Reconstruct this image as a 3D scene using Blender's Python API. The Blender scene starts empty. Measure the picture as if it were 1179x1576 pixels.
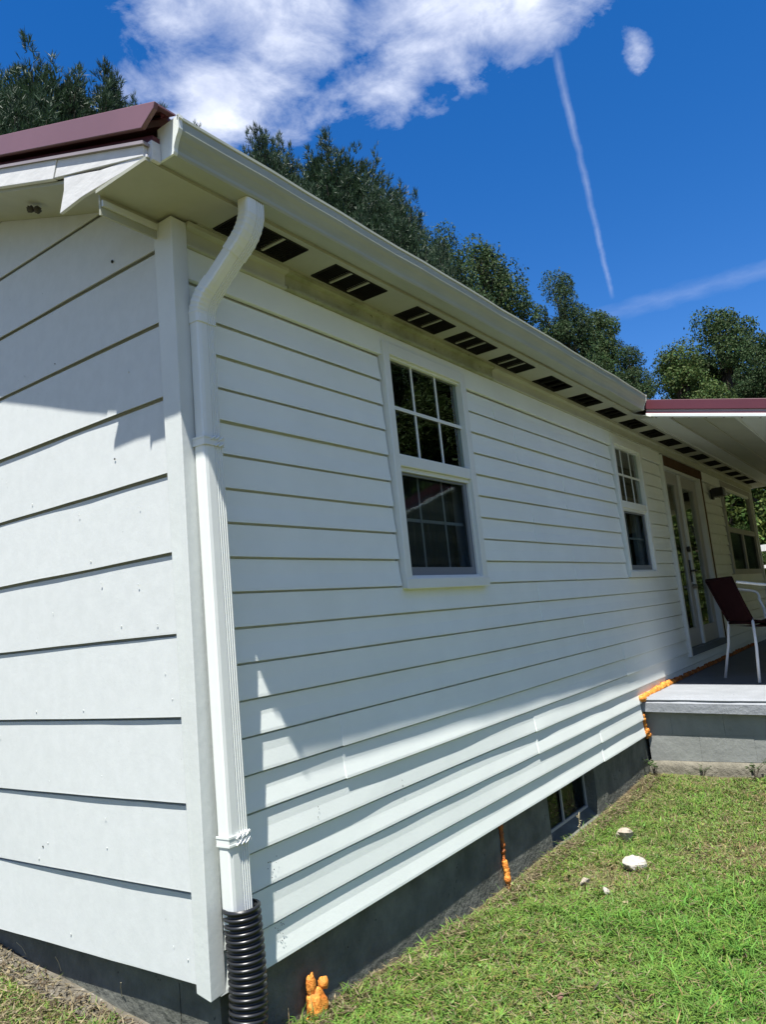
import bpy, math, random
import numpy as np
from mathutils import Vector, Matrix

S = bpy.context.scene
COL = S.collection
rng = np.random.default_rng(7)
random.seed(7)

# ------------------------------------------------------------------ camera
cd = bpy.data.cameras.new("camera")
cam = bpy.data.objects.new("camera", cd)
COL.objects.link(cam)
S.camera = cam
cd.sensor_fit = 'HORIZONTAL'
cd.sensor_width = 36.0
cd.lens = 36.0 * 1160.2 / 1179.0
cd.clip_start = 0.05
cd.clip_end = 2000
F = Vector((0.81258282, 0.56515009, 0.14252905))
R_ = Vector((0.57983266, -0.8086721, -0.0992145))
U_ = Vector((-0.05918818, -0.163263, 0.98480554))
M = Matrix((R_, U_, -F)).transposed().to_4x4()
M.translation = Vector((-1.70417, -2.00351, 1.11279))
cam.matrix_world = M

# ------------------------------------------------------------------ sun + sky
SUN = Vector((-0.33, -0.158, 1.0)).normalized()      # direction towards the sun
sl = bpy.data.lights.new("sun", 'SUN')
sl.energy = 5.0
sl.angle = math.radians(0.53)
sl.color = (1.0, 0.97, 0.91)
so = bpy.data.objects.new("sun", sl)
COL.objects.link(so)
so.rotation_euler = (-SUN).to_track_quat('-Z', 'Y').to_euler()
so.location = SUN * 30

W = bpy.data.worlds.new("World")
S.world = W
W.use_nodes = True
wt = W.node_tree
for n in list(wt.nodes):
    wt.nodes.remove(n)


def wn(t, **k):
    n = wt.nodes.new(t)
    for a, b in k.items():
        setattr(n, a, b)
    return n


def wl(a, b):
    wt.links.new(a, b)


def wmath(op, a, b=None, c=None, clamp=False):
    n = wn('ShaderNodeMath', operation=op, use_clamp=clamp)
    for i, v in enumerate((a, b, c)):
        if v is None:
            continue
        if isinstance(v, (int, float)):
            n.inputs[i].default_value = v
        else:
            wl(v, n.inputs[i])
    return n.outputs[0]


sky = wn('ShaderNodeTexSky', sky_type='NISHITA', sun_disc=False)
sky.sun_elevation = math.asin(SUN.z)
sky.sun_rotation = math.atan2(SUN.x, SUN.y) % (2 * math.pi)
sky.air_density = 1.0
sky.dust_density = 0.1
sky.ozone_density = 3.0
hs = wn('ShaderNodeHueSaturation')
hs.inputs['Saturation'].default_value = 1.38
hs.inputs['Value'].default_value = 1.0
wl(sky.outputs[0], hs.inputs['Color'])
tc = wn('ShaderNodeTexCoord')
sp = wn('ShaderNodeSeparateXYZ')
wl(tc.outputs['Generated'], sp.inputs[0])
zc = wmath('MAXIMUM', sp.outputs[2], 0.03)
px = wmath('DIVIDE', sp.outputs[0], zc)
py = wmath('DIVIDE', sp.outputs[1], zc)
cb = wn('ShaderNodeCombineXYZ')
wl(px, cb.inputs[0]); wl(py, cb.inputs[1])


def blob(cx, cy, rx, ry, ang=0.0, soft=1.0):
    """soft elliptical cloud bank on the cloud deck, coordinates in deck units"""
    mp = wn('ShaderNodeMapping', vector_type='TEXTURE')
    mp.inputs['Location'].default_value = (cx, cy, 0)
    mp.inputs['Rotation'].default_value = (0, 0, ang)
    mp.inputs['Scale'].default_value = (rx, ry, 1)
    wl(cb.outputs[0], mp.inputs[0])
    ln = wn('ShaderNodeVectorMath', operation='LENGTH')
    wl(mp.outputs[0], ln.inputs[0])
    return wmath('SUBTRACT', 1.0, wmath('MULTIPLY', ln.outputs['Value'], soft), clamp=True)


def noise(scale, detail=6, rough=0.55, dist=0.0, src=None, off=(0, 0, 0)):
    mp = wn('ShaderNodeMapping')
    mp.inputs['Location'].default_value = off
    wl(src or cb.outputs[0], mp.inputs[0])
    n = wn('ShaderNodeTexNoise')
    n.inputs['Scale'].default_value = scale
    n.inputs['Detail'].default_value = detail
    n.inputs['Roughness'].default_value = rough
    n.inputs['Distortion'].default_value = dist
    wl(mp.outputs[0], n.inputs['Vector'])
    return n.outputs['Fac']


n1 = noise(7.0, 10, 0.62, 0.25, off=(3.1, 1.7, 0))
n2 = noise(1.1, 3, 0.5, 0.2, off=(0.4, 5.2, 0))
bank = blob(0.92, 0.92, 0.20, 0.19, 0.9, 0.8)
bank = wmath('MAXIMUM', bank, wmath('MULTIPLY', blob(0.77, 0.84, 0.12, 0.12, 0.0, 0.8), 0.7))
bank = wmath('MAXIMUM', bank, blob(0.86, 0.72, 0.17, 0.16, 0.2, 0.8))
bank = wmath('MAXIMUM', bank, blob(1.07, 0.46, 0.26, 0.18, 1.9, 0.8))
bank = wmath('MAXIMUM', bank, wmath('MULTIPLY', blob(1.12, 0.66, 0.14, 0.17, 0.0, 0.8), 0.62))
bank = wmath('MAXIMUM', bank, wmath('MULTIPLY', blob(1.345, 0.268, 0.100, 0.026, 0.1, 0.8), 0.52))
bank = wmath('MAXIMUM', bank, wmath('MULTIPLY', blob(1.33, 0.09, 0.03, 0.03, 0.1, 0.8), 0.5))
# unseen cloud banks added for white fill light, away from the clear part ahead
clear = blob(2.2, 0.9, 2.3, 1.9, 0.3, 1.0)
far = wmath('MULTIPLY', wmath('MULTIPLY', wmath('SUBTRACT', n2, 0.44), 5.0, clamp=True), wmath('SUBTRACT', 1.0, wmath('MULTIPLY', clear, 6.0, clamp=True), clamp=True))
bank = wmath('MAXIMUM', bank, wmath('MULTIPLY', far, 1.0))
dens = wmath('SUBTRACT', wmath('ADD', wmath('MULTIPLY', bank, 1.20), wmath('MULTIPLY', wmath('SUBTRACT', n1, 0.5), 2.1)), 0.22)
dens = wmath('MULTIPLY', dens, wmath('MULTIPLY', bank, 8.0, clamp=True))
dens = wmath('MULTIPLY', wmath('MULTIPLY', dens, 1.2, clamp=True), 0.80)


def streak(x0, y0, x1, y1, w, power):
    mp = wn('ShaderNodeMapping', vector_type='TEXTURE')
    L = math.hypot(x1 - x0, y1 - y0)
    mp.inputs['Location'].default_value = ((x0 + x1) / 2, (y0 + y1) / 2, 0)
    mp.inputs['Rotation'].default_value = (0, 0, math.atan2(y1 - y0, x1 - x0))
    mp.inputs['Scale'].default_value = (L / 2, w, 1)
    wl(cb.outputs[0], mp.inputs[0])
    s = wn('ShaderNodeSeparateXYZ')
    wl(mp.outputs[0], s.inputs[0])
    ax = wmath('ABSOLUTE', s.outputs[0])
    along = wmath('MULTIPLY', wmath('SUBTRACT', 1.0, ax), 6.0, clamp=True)
    wob = wmath('MULTIPLY', wmath('SUBTRACT', noise(9.0, 4, 0.6), 0.5), 1.3)
    ay = wmath('ABSOLUTE', wmath('ADD', s.outputs[1], wob))
    ac = wmath('SUBTRACT', 1.0, ay, clamp=True)
    return wmath('MULTIPLY', wmath('MULTIPLY', along, ac), power)


tr = streak(1.19, 0.372, 2.50, 0.700, 0.010, 0.17)
bd = streak(2.60, 0.95, 2.78, -0.9, 0.11, 0.09)
tr = wmath('MAXIMUM', tr, bd)
dens = wmath('MAXIMUM', dens, tr)
cn = noise(6.5, 8, 0.6, 0.2, off=(8, 2, 0))
ccol = wn('ShaderNodeValToRGB')
ccol.color_ramp.elements[0].position = 0.32
ccol.color_ramp.elements[0].color = (4.2, 4.7, 6.2, 1)
ccol.color_ramp.elements[1].position = 0.68
ccol.color_ramp.elements[1].color = (8.4, 8.7, 9.4, 1)
wl(cn, ccol.inputs[0])
mx = wn('ShaderNodeMix', data_type='RGBA')
wl(dens, mx.inputs['Factor'])
tint = wn('ShaderNodeMix', data_type='RGBA', blend_type='MULTIPLY')
tint.inputs['Factor'].default_value = 1.0
tint.inputs['B'].default_value = (1.0, 0.88, 1.06, 1)
wl(hs.outputs[0], tint.inputs['A'])
wl(tint.outputs['Result'], mx.inputs['A'])
wl(ccol.outputs[0], mx.inputs['B'])
bg = wn('ShaderNodeBackground')
bg.inputs['Strength'].default_value = 0.073
wl(mx.outputs['Result'], bg.inputs['Color'])
wo = wn('ShaderNodeOutputWorld')
wl(bg.outputs[0], wo.inputs[0])

vs = S.view_settings
vs.view_transform = 'Standard'
vs.look = 'None'
vs.gamma = 1.0
vs.use_curve_mapping = False
vs.exposure = 1.08
S.cycles.max_bounces = 8
S.cycles.transparent_max_bounces = 12

# ------------------------------------------------------------------ materials


def mat(name, col, rough=0.6, bump=0.0, bscale=60, var=0.0, vscale=4.0, var2=None, spec=0.5, metal=0.0,
        attr=None, trans=0.0, stretch=None, specks=None, coat=0.0, bdist=0.004):
    m = bpy.data.materials.new(name)
    m.use_nodes = True
    nt = m.node_tree
    b = nt.nodes['Principled BSDF']
    b.inputs['Roughness'].default_value = rough
    b.inputs['Specular IOR Level'].default_value = spec
    b.inputs['Metallic'].default_value = metal
    b.inputs['Coat Weight'].default_value = coat

    def N(t, **k):
        n = nt.nodes.new(t)
        for a, v in k.items():
            setattr(n, a, v)
        return n
    tcn = N('ShaderNodeTexCoord')
    mp = N('ShaderNodeMapping')
    nt.links.new(tcn.outputs['Object'], mp.inputs[0])
    if stretch:
        mp.inputs['Scale'].default_value = stretch

    def nz(scale, det=5, r=0.6):
        n = N('ShaderNodeTexNoise')
        n.inputs['Scale'].default_value = scale
        n.inputs['Detail'].default_value = det
        n.inputs['Roughness'].default_value = r
        nt.links.new(mp.outputs[0], n.inputs['Vector'])
        return n.outputs['Fac']
    cur = None
    if attr:
        a = N('ShaderNodeAttribute', attribute_name=attr)
        cur = a.outputs['Color']
    else:
        rgb = N('ShaderNodeRGB')
        rgb.outputs[0].default_value = (*col, 1)
        cur = rgb.outputs[0]
    if var > 0:
        r = N('ShaderNodeValToRGB')
        r.color_ramp.elements[0].position = 0.38
        r.color_ramp.elements[1].position = 0.66
        lo = var2 or tuple(c * (1 - var) for c in col)
        r.color_ramp.elements[0].color = (*lo, 1)
        r.color_ramp.elements[1].color = (*col, 1)
        nt.links.new(nz(vscale, 8, 0.65), r.inputs[0])
        if attr:
            x = N('ShaderNodeMix', data_type='RGBA', blend_type='MULTIPLY')
            x.inputs['Factor'].default_value = 1
            nt.links.new(cur, x.inputs['A'])
            nt.links.new(r.outputs[0], x.inputs['B'])
            cur = x.outputs['Result']
        else:
            cur = r.outputs[0]
    if specks:
        scol, sth, sscale = specks
        r = N('ShaderNodeValToRGB')
        r.color_ramp.elements[0].position = sth
        r.color_ramp.elements[0].color = (0, 0, 0, 1)
        r.color_ramp.elements[1].position = sth + 0.04
        r.color_ramp.elements[1].color = (1, 1, 1, 1)
        nt.links.new(nz(sscale, 4, 0.7), r.inputs[0])
        x = N('ShaderNodeMix', data_type='RGBA')
        nt.links.new(r.outputs[0], x.inputs['Factor'])
        nt.links.new(cur, x.inputs['A'])
        x.inputs['B'].default_value = (*scol, 1)
        cur = x.outputs['Result']
    nt.links.new(cur, b.inputs['Base Color'])
    if bump > 0:
        bp = N('ShaderNodeBump')
        bp.inputs['Strength'].default_value = bump
        bp.inputs['Distance'].default_value = bdist
        nt.links.new(nz(bscale, 5, 0.6), bp.inputs['Height'])
        nt.links.new(bp.outputs[0], b.inputs['Normal'])
    if trans > 0:
        t = N('ShaderNodeBsdfTranslucent')
        nt.links.new(cur, t.inputs['Color'])
        ms = N('ShaderNodeMixShader')
        ms.inputs[0].default_value = trans
        nt.links.new(b.outputs[0], ms.inputs[1])
        nt.links.new(t.outputs[0], ms.inputs[2])
        nt.links.new(ms.outputs[0], nt.nodes['Material Output'].inputs[0])
    return m


M_vinyl = mat('vinyl_siding_white', (0.80, 0.845, 0.80), 0.42, 0.10, 90, 0.06, 2.5, spec=0.35, specks=((0.42, 0.43, 0.38), 0.765, 38))
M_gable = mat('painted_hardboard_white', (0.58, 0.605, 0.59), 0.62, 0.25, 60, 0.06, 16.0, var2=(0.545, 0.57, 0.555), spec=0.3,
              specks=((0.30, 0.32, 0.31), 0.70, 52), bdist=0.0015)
M_trim = mat('painted_trim_white', (0.61, 0.64, 0.61), 0.5, 0.2, 40, 0.06, 6, spec=0.35)
M_mildew = mat('mildewed_trim', (0.42, 0.44, 0.31), 0.6, 0.3, 40, 0.35, 7, var2=(0.26, 0.28, 0.17), spec=0.3, specks=((0.10, 0.10, 0.06), 0.64, 34))
M_band = mat('faded_band_paint', (0.50, 0.52, 0.42), 0.55, 0.1, 30, 0.12, 5, spec=0.3)
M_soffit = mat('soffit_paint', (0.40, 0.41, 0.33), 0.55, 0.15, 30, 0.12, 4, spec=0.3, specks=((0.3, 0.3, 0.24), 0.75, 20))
M_old = mat('weathered_board_white', (0.66, 0.66, 0.65), 0.7, 0.25, 26, 0.12, 9, spec=0.25, stretch=(3, 1, 3), specks=((0.45, 0.45, 0.43), 0.73, 22), bdist=0.004)
M_alum = mat('white_aluminium', (0.74, 0.77, 0.73), 0.33, 0.05, 30, 0.05, 5, spec=0.5)
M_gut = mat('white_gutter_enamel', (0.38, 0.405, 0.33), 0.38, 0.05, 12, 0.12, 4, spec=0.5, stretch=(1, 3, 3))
M_maroon = mat('maroon_metal', (0.115, 0.028, 0.038), 0.38, 0.05, 20, 0.10, 3, spec=0.5)
M_maroon_d = mat('maroon_metal_weathered', (0.19, 0.095, 0.115), 0.45, 0.05, 20, 0.10, 3, spec=0.5)
M_grey_trim = mat('grey_metal_trim', (0.30, 0.26, 0.27), 0.5, 0.1, 20, 0.1, 5)
M_dark = mat('dark_void', (0.012, 0.012, 0.012), 0.9, spec=0.1)
M_wire = mat('vent_wire', (0.022, 0.022, 0.02), 0.8, spec=0.1)
M_found = mat('foundation_render', (0.165, 0.17, 0.145), 0.9, 0.9, 26, 0.35, 5.5, var2=(0.095, 0.10, 0.085), spec=0.15, specks=((0.05, 0.05, 0.045), 0.66, 16), bdist=0.012)
M_slab = mat('painted_concrete_slab', (0.265, 0.28, 0.30), 0.7, 0.7, 22, 0.15, 5, spec=0.3, specks=((0.15, 0.15, 0.17), 0.66, 20), bdist=0.01)
M_slab_shade = mat('shade_toned_porch_floor', (0.115, 0.125, 0.145), 0.6, 0.4, 26, 0.18, 5, spec=0.4, specks=((0.10, 0.10, 0.12), 0.70, 14), bdist=0.006)  # slab colour darkened to paint in the shade under the porch roof
M_block = mat('painted_block_wall', (0.27, 0.28, 0.265), 0.85, 0.5, 24, 0.2, 4, spec=0.2, specks=((0.15, 0.15, 0.13), 0.70, 18), bdist=0.008)
M_mort = mat('soil_stained_concrete', (0.20, 0.185, 0.145), 0.9, 1.0, 30, 0.3, 8, spec=0.2, bdist=0.014)
M_pipe = mat('black_corrugated_plastic', (0.017, 0.018, 0.020), 0.32, 0.1, 40, 0.2, 12, spec=0.5, specks=((0.05, 0.05, 0.05), 0.68, 30))
M_foam = mat('orange_spray_foam', (0.80, 0.33, 0.05), 0.6, 1.0, 60, 0.5, 30, var2=(0.50, 0.15, 0.02), spec=0.4, bdist=0.01)
M_foam_shade = mat('shade_toned_foam', (0.45, 0.13, 0.02), 0.55, 1.0, 60, 0.5, 14, var2=(0.18, 0.05, 0.01), spec=0.4, bdist=0.01)  # darker copy of the foam, shade painted into its colour
M_screen = mat('grey_screen_frame', (0.16, 0.18, 0.20), 0.5)
M_wood = mat('brown_bare_wood', (0.10, 0.052, 0.024), 0.8, 0.6, 20, 0.4, 6, spec=0.2, stretch=(4, 4, 1))
M_door = mat('painted_door', (0.38, 0.38, 0.36), 0.5, 0.1, 30, 0.08, 4)
M_thres = mat('threshold_blue_grey', (0.11, 0.14, 0.17), 0.5, 0.2, 30, 0.2, 8)
M_black = mat('black_metal', (0.012, 0.012, 0.012), 0.45)
M_brass = mat('dull_handle_metal', (0.35, 0.32, 0.27), 0.35, metal=0.9)
M_int = mat('room_wall_paint', (0.10, 0.10, 0.095), 0.9)
M_curt = mat('curtain_cloth', (0.28, 0.32, 0.28), 0.9, trans=0.2)
M_curtd = mat('curtain_cloth_dark', (0.07, 0.10, 0.10), 0.9)
M_pink = mat('pale_wood_stick', (0.45, 0.36, 0.34), 0.6)
M_fabric = mat('maroon_sling_fabric', (0.022, 0.007, 0.008), 0.9, 0.3, 160, 0.2, 20, spec=0.08)
M_cream = mat('white_powder_coat', (0.70, 0.70, 0.68), 0.35)
M_stone = mat('pale_field_stone', (0.40, 0.35, 0.28), 0.9, 1.0, 22, 0.25, 7, spec=0.2, bdist=0.012)
M_stone2 = mat('white_chipped_stone', (0.44, 0.41, 0.35), 0.9, 1.0, 26, 0.25, 8, spec=0.2, bdist=0.012)
M_brownleaf = mat('brown_dry_leaf', (0.24, 0.13, 0.09), 0.8, 0.3, 40, 0.4, 30)
M_straw = mat('dry_straw', (0.42, 0.36, 0.22), 0.8)
M_grass = mat('grass_blades', (1, 1, 1), 0.55, attr='Col', trans=0.35, spec=0.3)
M_leaf = mat('broad_leaves', (1, 1, 1), 0.65, attr='Col', trans=0.25, spec=0.15)
M_needle = mat('pine_needles', (1, 1, 1), 0.5, attr='Col', trans=0.2, spec=0.25)
M_bark = mat('bark', (0.09, 0.07, 0.05), 0.9, 1.0, 14, 0.4, 5, bdist=0.03, stretch=(3, 3, 0.6))


def mat_soil():
    m = mat('lawn_soil', (0.12, 0.13, 0.05), 0.95, 1.0, 40, 0.45, 2.2, var2=(0.10, 0.075, 0.042), spec=0.1,
            specks=((0.20, 0.16, 0.10), 0.63, 30), bdist=0.02)
    return m


M_soil = mat_soil()
M_dirt = mat('bare_dirt', (0.165, 0.15, 0.12), 0.95, 1.0, 30, 0.4, 9, spec=0.1, specks=((0.28, 0.26, 0.22), 0.62, 40), bdist=0.02)


def mat_glass(tint, refl=0.0, mul=1.5):
    m = bpy.data.materials.new('window_glass')
    m.use_nodes = True
    nt = m.node_tree
    nt.nodes.remove(nt.nodes['Principled BSDF'])
    t = nt.nodes.new('ShaderNodeBsdfTransparent')
    t.inputs[0].default_value = (*tint, 1)
    g = nt.nodes.new('ShaderNodeBsdfGlossy')
    g.inputs['Roughness'].default_value = 0.012
    g.inputs['Color'].default_value = (0.95, 1, 0.97, 1)
    n = nt.nodes.new('ShaderNodeTexNoise')
    n.inputs['Scale'].default_value = 2.2
    bp = nt.nodes.new('ShaderNodeBump')
    bp.inputs['Strength'].default_value = 0.06
    bp.inputs['Distance'].default_value = 0.02
    nt.links.new(n.outputs['Fac'], bp.inputs['Height'])
    nt.links.new(bp.outputs[0], g.inputs['Normal'])
    f = nt.nodes.new('ShaderNodeFresnel')
    f.inputs['IOR'].default_value = 1.55
    a = nt.nodes.new('ShaderNodeMath')
    a.operation = 'MULTIPLY_ADD'
    a.use_clamp = True
    a.inputs[1].default_value = mul
    a.inputs[2].default_value = refl
    nt.links.new(f.outputs[0], a.inputs[0])
    mx = nt.nodes.new('ShaderNodeMixShader')
    nt.links.new(a.outputs[0], mx.inputs[0])
    nt.links.new(t.outputs[0], mx.inputs[1])
    nt.links.new(g.outputs[0], mx.inputs[2])
    nt.links.new(mx.outputs[0], nt.nodes['Material Output'].inputs[0])
    return m


M_glass = mat_glass((0.80, 0.86, 0.82), 0.03, 1.15)
M_glassd = mat_glass((0.62, 0.66, 0.68), 0.0, 0.12)

# ------------------------------------------------------------------ mesh helpers


class MB:
    def __init__(self):
        self.v = []
        self.f = []

    def add(self, vs_, fs):
        o = len(self.v)
        self.v += [tuple(p) for p in vs_]
        self.f += [tuple(i + o for i in q) for q in fs]
        return self

    def box(self, x0, x1, y0, y1, z0, z1):
        v = [(x0, y0, z0), (x1, y0, z0), (x1, y1, z0), (x0, y1, z0), (x0, y0, z1), (x1, y0, z1), (x1, y1, z1), (x0, y1, z1)]
        return self.add(v, [(0, 3, 2, 1), (4, 5, 6, 7), (0, 1, 5, 4), (1, 2, 6, 5), (2, 3, 7, 6), (3, 0, 4, 7)])

    def prism(self, poly, axis, a, b):
        """extrude a 2D polygon along an axis; poly in the other two axes' order"""
        n = len(poly)

        def P(q, t):
            if axis == 0:
                return (t, q[0], q[1])
            if axis == 1:
                return (q[0], t, q[1])
            return (q[0], q[1], t)
        v = [P(q, a) for q in poly] + [P(q, b) for q in poly]
        f = [tuple(range(n)), tuple(range(2 * n - 1, n - 1, -1))]
        f += [(i, i + n, (i + 1) % n + n, (i + 1) % n) for i in range(n)]
        return self.add(v, f)

    def hexa(self, v8):
        return self.add(v8, [(0, 3, 2, 1), (4, 5, 6, 7), (0, 1, 5, 4), (1, 2, 6, 5), (2, 3, 7, 6), (3, 0, 4, 7)])

    def tube(self, pts, rad, seg=8, cap=True):
        pts = [Vector(p) for p in pts]
        n = len(pts)
        if not hasattr(rad, '__len__'):
            rad = [rad] * n
        ring = []
        up = None
        for i in range(n):
            t = (pts[min(i + 1, n - 1)] - pts[max(i - 1, 0)]).normalized()
            if up is None:
                up = Vector((0, 0, 1)) if abs(t.z) < 0.9 else Vector((1, 0, 0))
            a = t.cross(up).normalized()
            b = t.cross(a).normalized()
            up = -b if (-b).dot(up) > 0 else b
            for k in range(seg):
                w = 2 * math.pi * k / seg
                ring.append(pts[i] + (a * math.cos(w) + b * math.sin(w)) * rad[i])
        f = []
        for i in range(n - 1):
            for k in range(seg):
                f.append((i * seg + k, i * seg + (k + 1) % seg, (i + 1) * seg + (k + 1) % seg, (i + 1) * seg + k))
        if cap:
            f.append(tuple(range(seg - 1, -1, -1)))
            f.append(tuple((n - 1) * seg + k for k in range(seg)))
        return self.add(ring, f)

    def mesh(self, name, m, smooth=False):
        me = bpy.data.meshes.new(name)
        me.from_pydata(self.v, [], self.f)
        me.materials.append(m)
        if smooth:
            me.polygons.foreach_set('use_smooth', [True] * len(me.polygons))
        me.update()
        return me

    def obj(self, name, m, parent=None, smooth=False, bevel=0.0, **k):
        o = bpy.data.objects.new(name, self.mesh(name, m, smooth))
        COL.objects.link(o)
        if parent is not None:
            o.parent = parent
        if bevel > 0:
            b = o.modifiers.new('bevel', 'BEVEL')
            b.width = bevel
            b.segments = 2
            b.limit_method = 'ANGLE'
            b.angle_limit = math.radians(40)
        for a, v in k.items():
            o[a] = v
        return o


def spline(ctrl, n):
    out = []
    c = [Vector(p) for p in ctrl]
    c = [c[0] * 2 - c[1]] + c + [c[-1] * 2 - c[-2]]
    for i in range(1, len(c) - 2):
        for k in range(n):
            t = k / n
            p0, p1, p2, p3 = c[i - 1], c[i], c[i + 1], c[i + 2]
            out.append(0.5 * ((2 * p1) + (-p0 + p2) * t + (2 * p0 - 5 * p1 + 4 * p2 - p3) * t * t + (-p0 + 3 * p1 - 3 * p2 + p3) * t ** 3))
    out.append(c[-2])
    return out


def tag(o, label=None, cat=None, group=None, kind=None):
    for a, v in (('label', label), ('category', cat), ('group', group), ('kind', kind)):
        if v:
            o[a] = v
    return o


def empty(name, loc=(0, 0, 0), rz=0.0):
    o = bpy.data.objects.new(name, None)
    o.empty_display_size = 0.2
    COL.objects.link(o)
    o.location = loc
    o.rotation_euler = (0, 0, rz)
    return o


def link_mesh(name, me, parent=None):
    o = bpy.data.objects.new(name, me)
    COL.objects.link(o)
    o.parent = parent
    return o


def np_mesh(name, verts, nper, m, cols=None, quads=True):
    """verts: (N*nper,3); every nper verts form a face"""
    n = len(verts) // nper
    me = bpy.data.meshes.new(name)
    me.vertices.add(len(verts))
    me.vertices.foreach_set('co', verts.astype(np.float32).ravel())
    me.loops.add(n * nper)
    me.loops.foreach_set('vertex_index', np.arange(n * nper, dtype=np.int32))
    me.polygons.add(n)
    me.polygons.foreach_set('loop_start', np.arange(0, n * nper, nper, dtype=np.int32))
    me.polygons.foreach_set('loop_total', np.full(n, nper, dtype=np.int32))
    me.materials.append(m)
    if cols is not None:
        ca = me.color_attributes.new('Col', 'FLOAT_COLOR', 'POINT')
        c4 = np.ones((len(verts), 4), np.float32)
        c4[:, :3] = np.repeat(cols, nper, axis=0)
        ca.data.foreach_set('color', c4.ravel())
    me.update()
    me.validate()
    return me


def vnoise(x, y, s=1.0, seed=0):
    """cheap smooth 2D noise in numpy"""
    x = np.asarray(x, float) * s + seed * 17.3
    y = np.asarray(y, float) * s + seed * 9.1
    xi = np.floor(x).astype(int); yi = np.floor(y).astype(int)
    fx = x - xi; fy = y - yi
    fx = fx * fx * (3 - 2 * fx); fy = fy * fy * (3 - 2 * fy)

    def h(a, b):
        q = np.sin(a * 127.1 + b * 311.7 + seed * 5.7) * 43758.5453
        return q - np.floor(q)
    return (h(xi, yi) * (1 - fx) + h(xi + 1, yi) * fx) * (1 - fy) + (h(xi, yi + 1) * (1 - fx) + h(xi + 1, yi + 1) * fx) * fy


# ------------------------------------------------------------------ ground
def gh(x, y):
    x = np.asarray(x, float); y = np.asarray(y, float)
    base = -0.305 - 0.03 * np.clip(x - 1.0, 0, 2.2) / 2.2 + 0.03 * np.clip(x - 3.4, 0, 1.2) / 1.2
    rise = (0.035 + 0.15 * np.clip(y, 0, 3.0)) * np.clip((0.6 - x) / 0.6, 0, 1)
    bump = 0.02 * (vnoise(x, y, 2.3, 1) - 0.5) + 0.012 * (vnoise(x, y, 6.1, 2) - 0.5)
    dist = np.hypot(x, y)
    hill = 0.0 * dist
    return base + rise + bump + 0.05 * np.exp(-((x - 0.3) ** 2 + (y + 0.1) ** 2) / 0.5) + hill


def grid_coords(lo, hi, fine_lo, fine_hi, fine, n):
    a = np.arange(fine_lo, fine_hi + 1e-6, fine)
    l = fine_lo - np.geomspace(fine, fine_lo - lo, n)[::-1]
    r = fine_hi + np.geomspace(fine, hi - fine_hi, n)
    return np.concatenate([l, a, r])


gx = grid_coords(-900, 900, -3.0, 8.0, 0.06, 26)
gy = grid_coords(-900, 900, -5.0, 3.0, 0.06, 26)
GX, GY = np.meshgrid(gx, gy, indexing='ij')
GZ = gh(GX, GY)
nxg, nyg = GX.shape
gv = np.stack([GX.ravel(), GY.ravel(), GZ.ravel()], 1)
I = np.arange(nxg * nyg).reshape(nxg, nyg)
quad = np.stack([I[:-1, :-1].ravel(), I[1:, :-1].ravel(), I[1:, 1:].ravel(), I[:-1, 1:].ravel()], 1)
me = bpy.data.meshes.new('ground')
me.from_pydata(gv.tolist(), [], quad.tolist())
me.materials.append(M_soil)
me.polygons.foreach_set('use_smooth', [True] * len(me.polygons))
ground = link_mesh('ground', me)
tag(ground, kind='structure')

# bare dirt strip along the gable footing
db = MB()
ys = np.arange(-0.10, 6.0, 0.08)
v = []
for yy in ys:
    w = 0.045 + 0.06 * float(vnoise(yy, 0, 3.0, 5)) + 0.015 * math.sin(yy * 9)
    for t in (0, 0.35, 0.7, 1.0):
        xx = 0.09 - (w + 0.09) * t
        v.append((xx, yy, float(gh(xx, yy)) + (0.022 * (1 - t) + 0.010 * float(vnoise(xx, yy, 14, 6)) if t < 1 else -0.012)))
f = []
for i in range(len(ys) - 1):
    for k in range(3):
        f.append((i * 4 + k, i * 4 + k + 1, (i + 1) * 4 + k + 1, (i + 1) * 4 + k))
db.add(v, f)
dirt = db.obj('dirt_strip', M_dirt, None, True)
tag(dirt, kind='structure')

R = np.random.default_rng(5)
gb = MB()
for _ in range(420):
    x = R.uniform(-0.07, 0.03); y = R.uniform(-0.05, 1.9); q = R.uniform(0.003, 0.010)
    z = float(gh(x, y)) + 0.016
    p = R.uniform(0.6, 1.3, 6) * q
    gb.add([(x + p[0], y, z), (x, y + p[1], z), (x - p[2], y, z), (x, y - p[3], z), (x, y, z + p[4]), (x, y, z - q)],
           [(0, 1, 4), (1, 2, 4), (2, 3, 4), (3, 0, 4), (1, 0, 5), (2, 1, 5), (3, 2, 5), (0, 3, 5)])
tag(gb.obj('gravel', M_dirt), 'crumbs of grey rubble and soil scattered along the gable footing', 'gravel', kind='stuff')

# ------------------------------------------------------------------ house
E = 0.127                      # exposure of one long wall course
XEND = 11.35                   # far corner of the house
DEP = 8.0
house = empty('house')
tag(house, 'single storey white sided house with maroon metal roof and long row of soffit vents', 'house')
OPEN = [(1.28, 2.12, 1.255, 2.49), (4.68, 5.52, 1.27, 2.50), (6.22, 8.04, 0.46, 2.52), (9.07, 11.2, 1.26, 2.52)]


def wallz(b, y0, y1, zlo, zhi):
    """wall sheet with the openings cut out"""
    xs = sorted({0.16, XEND} | {o[0] + 0.03 for o in OPEN} | {o[1] - 0.03 for o in OPEN})
    for a, c in zip(xs[:-1], xs[1:]):
        mid = (a + c) / 2
        cut = [o for o in OPEN if o[0] < mid < o[1]]
        if not cut:
            b.box(a, c, y0, y1, zlo, zhi)
        else:
            o = cut[0]
            if o[2] + 0.03 > zlo:
                b.box(a, c, y0, y1, zlo, o[2] + 0.03)
            b.box(a, c, y0, y1, o[3] - 0.03, zhi)


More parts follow.
